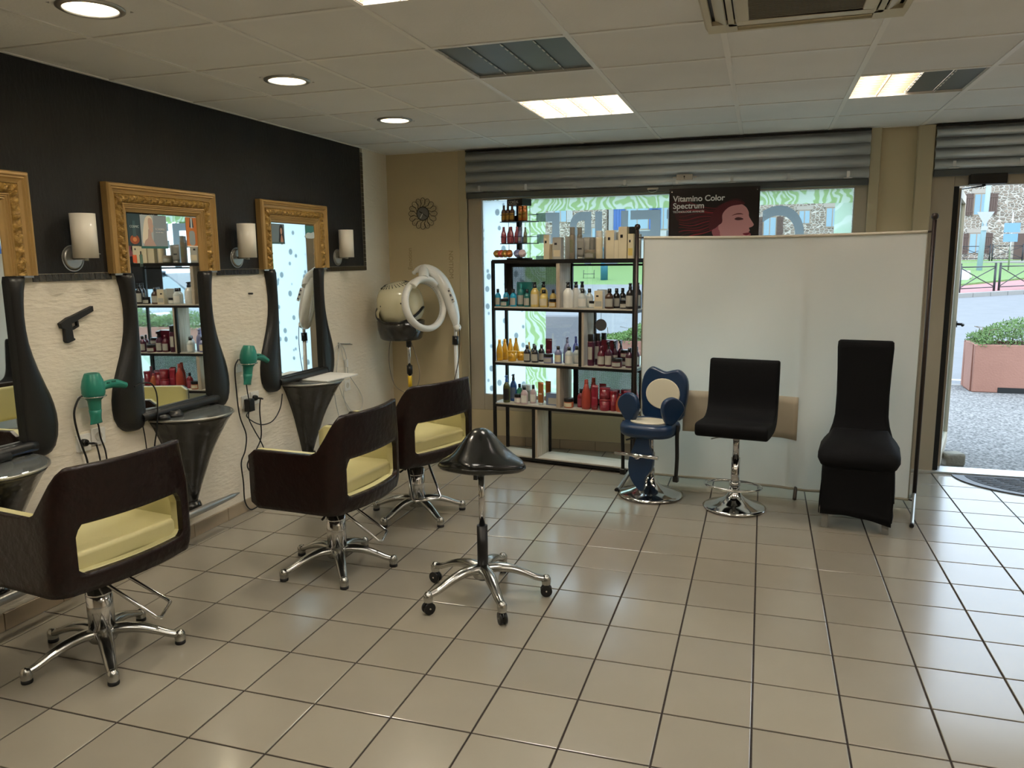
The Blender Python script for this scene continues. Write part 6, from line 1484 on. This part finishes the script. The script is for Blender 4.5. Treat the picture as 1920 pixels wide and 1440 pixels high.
# planters with shrubs
terra = mat('terracotta_render', '9a7061', .85, bump=(50, .4), vary=(3, '8d6557', .7)); soil = mat('dark_soil', '3f342b', .95)
leafm = tile_mat('shrub_leaf', '5a7a3a', .7, .35, '70904c')
def planter(x0, x1, y0, y1, z1, lab, slab, hh=.34, rz=0.0, seed=1):
    t = thing('planter', lab, 'planter', (0, 0, 0)); w = .07
    MB().box((x0, y0, -.03), (x1, y0+w, z1)).box((x0, y1-w, -.03), (x1, y1, z1)).box((x0, y0+w, -.03), (x0+w, y1-w, z1)).box((x1-w, y0+w, -.03), (x1, y1-w, z1)).build('trough', terra, t, bevel=.01, seg=1)
    MB().box((x0+w, y0+w, z1-.12), (x1-w, y1-w, z1-.03)).build('soil', soil, t)
    if rz: MB().box((x0+rz, y0-.006, -.028), (x1-.3, y0+.002, .035)).build('slot_shade', MT['rubber'], t)  # black strip on the trough front for the shade in the gap below
    rnd = random.Random(seed); lf_ = MB(); br = MB(); n = int((x1-x0)*4200)
    for k in range(n):
        x = rnd.uniform(x0+.02, x1-.02); y_ = rnd.uniform(y0-.02, y1+.02)
        top_ = hh*(.45+.55*math.sin(1.0+(x-x0)*2.3+seed)**2)*(1-((y_-(y0+y1)/2)/(y1-y0)*1.5)**2*.5)*min(1, .35+(x-x0)*1.1)
        z = z1 - .03 + rnd.random()**.6*top_; s = rnd.uniform(.009, .020); a = rnd.uniform(0, 6.28); el = rnd.uniform(-.4, 1.2)
        d = Vector((math.cos(a)*math.cos(el), math.sin(a)*math.cos(el), math.sin(el))); e = d.orthogonal().normalized()*s*.5; p = Vector((x, y_, z))
        lf_.add([p-e*.4, p+d*s*1.0+e, p+d*s*2.4, p+d*s*1.0-e], [(0, 1, 2, 3)])
    for k in range(int((x1-x0)*22)):
        x = rnd.uniform(x0+.08, x1-.08); y_ = rnd.uniform(y0+.08, y1-.08); br.tube([(x, y_, z1-.05), (x+rnd.uniform(-.05, .05), y_, z1+hh*.4), (x+rnd.uniform(-.1, .1), y_+rnd.uniform(-.05, .05), z1+hh*.45)], .004, 4)
    s_ = thing('shrub', slab, 'shrub', (0, 0, 0)); q = lf_.build('foliage', leafm, s_); q['kind'] = 'stuff'; br.build('stems', mat('shrub_stem', '6a5a44', .8), s_)
    return t
planter(5.515, 8.0, 6.5, 7.05, .535, 'terracotta coloured planter trough outside the open door', 'low green conifer shrub in the planter outside the door', .40, rz=.27, seed=3)
planter(.95, 3.1, 6.8, 7.35, .45, 'terracotta coloured planter seen through the rack and the shop window', 'green shrub in the planter seen through the shop window', .36, seed=8)
t = tag(MB().box((-.35, 6.7, -.03), (.75, 7.3, .80)).build('concrete_box', mat('weathered_grey_concrete', '76767c', .9, bump=(30, .4)), bevel=.02, seg=1), 'weathered grey concrete block on the pavement behind the window', 'concrete block')
# door stop stone and weeds
t = tag(loft([(0, .07, -.055, .055, .02), (.02, .078, -.06, .06, .02), (.085, .076, -.058, .058, .015), (.10, .068, -.05, .05, .012)]).build('door_stop_block', mat('rough_limestone', '8a8578', .9, bump=(40, .7)), None), 'rough stone block holding the door open', 'door stop'); t.location = (4.56, 2.80, -.03); t.rotation_euler = (0, 0, R(20))
wd_ = MB(); rnd = random.Random(5)
for k in range(60):
    cx = rnd.choice([4.62, 4.66, 4.74, 4.60]); p = Vector((cx+rnd.uniform(-.03, .03), 2.67+rnd.uniform(-.02, .02), -.03)); a = rnd.uniform(0, 6.28); d = Vector((math.cos(a)*.7, math.sin(a)*.7, .5))*rnd.uniform(.012, .026); e = Vector((-d.y, d.x, 0))*.35
    wd_.add([p, p+d*.5+e, p+d, p+d*.5-e], [(0, 1, 2, 3)])
q = tag(wd_.build('weeds', mat('weed_green', '8fae4e', .8)), 'tiny green weeds growing at the doorstep', 'weeds', kind='stuff')
# cars
def car(name, lab, loc, rz, col, L=4.2, W=1.75, Hh=1.45):
    t = thing(name, lab, 'car', loc, rz); pc = mat('car_paint_' + col, col, .25, .3, coat=1.0)
    side = [(0, .35), (.02, .62), (.35, .80), (.95, .92), (1.55, 1.36), (1.9, Hh), (2.9, Hh-.02), (3.5, 1.20), (4.05, .98), (L, .85), (L+.02, .45), (L-.1, .25), (.1, .25)]
    rows = []
    b = MB()
    body = [(0, .35), (.02, .62), (.35, .80), (.95, .90), (3.95, .94), (L, .85), (L+.02, .45), (L-.1, .22), (.1, .22)]
    b.prism([(x, z) for x, z in body], 'y', -W/2, W/2).build('body', pc, t, bevel=.06, seg=3)
    cab = [(.90, .88), (1.55, 1.34), (1.9, Hh), (2.9, Hh-.02), (3.5, 1.22), (3.98, .90)]
    G = []; 
    vs = []; 
    for x, z in cab: k = (z-.88)/(Hh-.88); y_ = W/2*.97 - .17*k; vs.append((x, -y_, z)); vs.append((x, y_, z))
    fs = [(2*i, 2*i+1, 2*i+3, 2*i+2) for i in range(5)] + [(0, 10, 11, 1)[::-1], tuple(range(0, 12, 2))[::-1], tuple(range(1, 12, 2))]
    MB().add(vs, fs).build('cabin_glass', mat('tinted_car_glass', '5b7076', .06, .1, coat=1), t, bevel=.02, seg=1)
    MB().prism([(1.62, -W/2*.80), (2.98, -W/2*.80), (2.98, W/2*.80), (1.62, W/2*.80)], 'z', Hh-.03, Hh+.015).build('roof', pc, t, bevel=.015, seg=1)
    for s in (-1, 1):
        for P in ([(.90, .88), (1.72, 1.42)], [(3.98, .90), (2.98, 1.42)], [(2.35, .9), (2.35, 1.42)]):
            MB().tube([(x, s*(W/2*.975 - .17*(z-.88)/(Hh-.88)), z) for x, z in P], .035, 6).build('pillar', pc, t)
        for x in (.78, 3.3):
            w = MB().cyl((x, s*(W/2-.20), .31), (x, s*(W/2+.01), .31), .31, n=28).build('wheel', MT['rubber'], t); MB().cyl((x, s*(W/2), .31), (x, s*(W/2+.02), .31), .19, n=20).build('hub_cap', MT['satin'], w)
        MB().box((.06, s*(W/2-.45), .60), (.20, s*(W/2-.06), .72)).build('headlight', MT['whitep'], t, bevel=.02, seg=1)
    MB().box((-.03, -.26, .40), (.0, .26, .51)).build('number_plate', MT['whitep'], t)
    return t
car('parked_car', 'white car parked beyond the road, cut off by the open door', (12.55, 38.6, .06), R(165), 'd9dcdf')
car('parked_car', 'dark blue grey car on the road, seen reflected in the middle mirror', (7.25, 8.5, -.06), R(12), '2d3d49')
# trees on the hillside behind
def tree(x, y, z, h, r, lab, seed):
    rnd = random.Random(seed); t = thing('tree', lab, 'tree', (x, y, z)); MB().tube([(0, 0, 0), (.1, 0, h*.4), (0, .1, h*.75)], .2, 8, rad=[.28, .2, .08]).build('trunk', mat('tree_bark', '6a5d50', .9), t)
    b = MB()
    for k in range(2600):
        u = Vector((rnd.gauss(0, 1), rnd.gauss(0, 1), rnd.gauss(0, 1))).normalized()*(rnd.random()**.4)*r; u.z *= .8; p = u + Vector((0, 0, h*.78)); a = Vector((rnd.uniform(-1, 1), rnd.uniform(-1, 1), rnd.uniform(-1, 1))).normalized()*.22; e = a.orthogonal().normalized()*.13
        b.add([p, p+a+e, p+a*2, p+a-e], [(0, 1, 2, 3)])
    q = b.build('foliage', tile_mat('tree_leaf', '6d9150', .8, .1, '567a3c'), t); q['kind'] = 'stuff'
tree(-24, 66, .3, 11, 4.5, 'broad green tree left of the far houses', 1); tree(-32, 58, -.06, 10, 4, 'green tree at the far left beyond the road', 2)
tree(24, 40, .3, 9, 3.5, 'green tree right of the road, seen only in the mirrors', 3); tree(17, 22, -.05, 6, 2.5, 'small green tree across the road, seen only in the mirrors', 4)
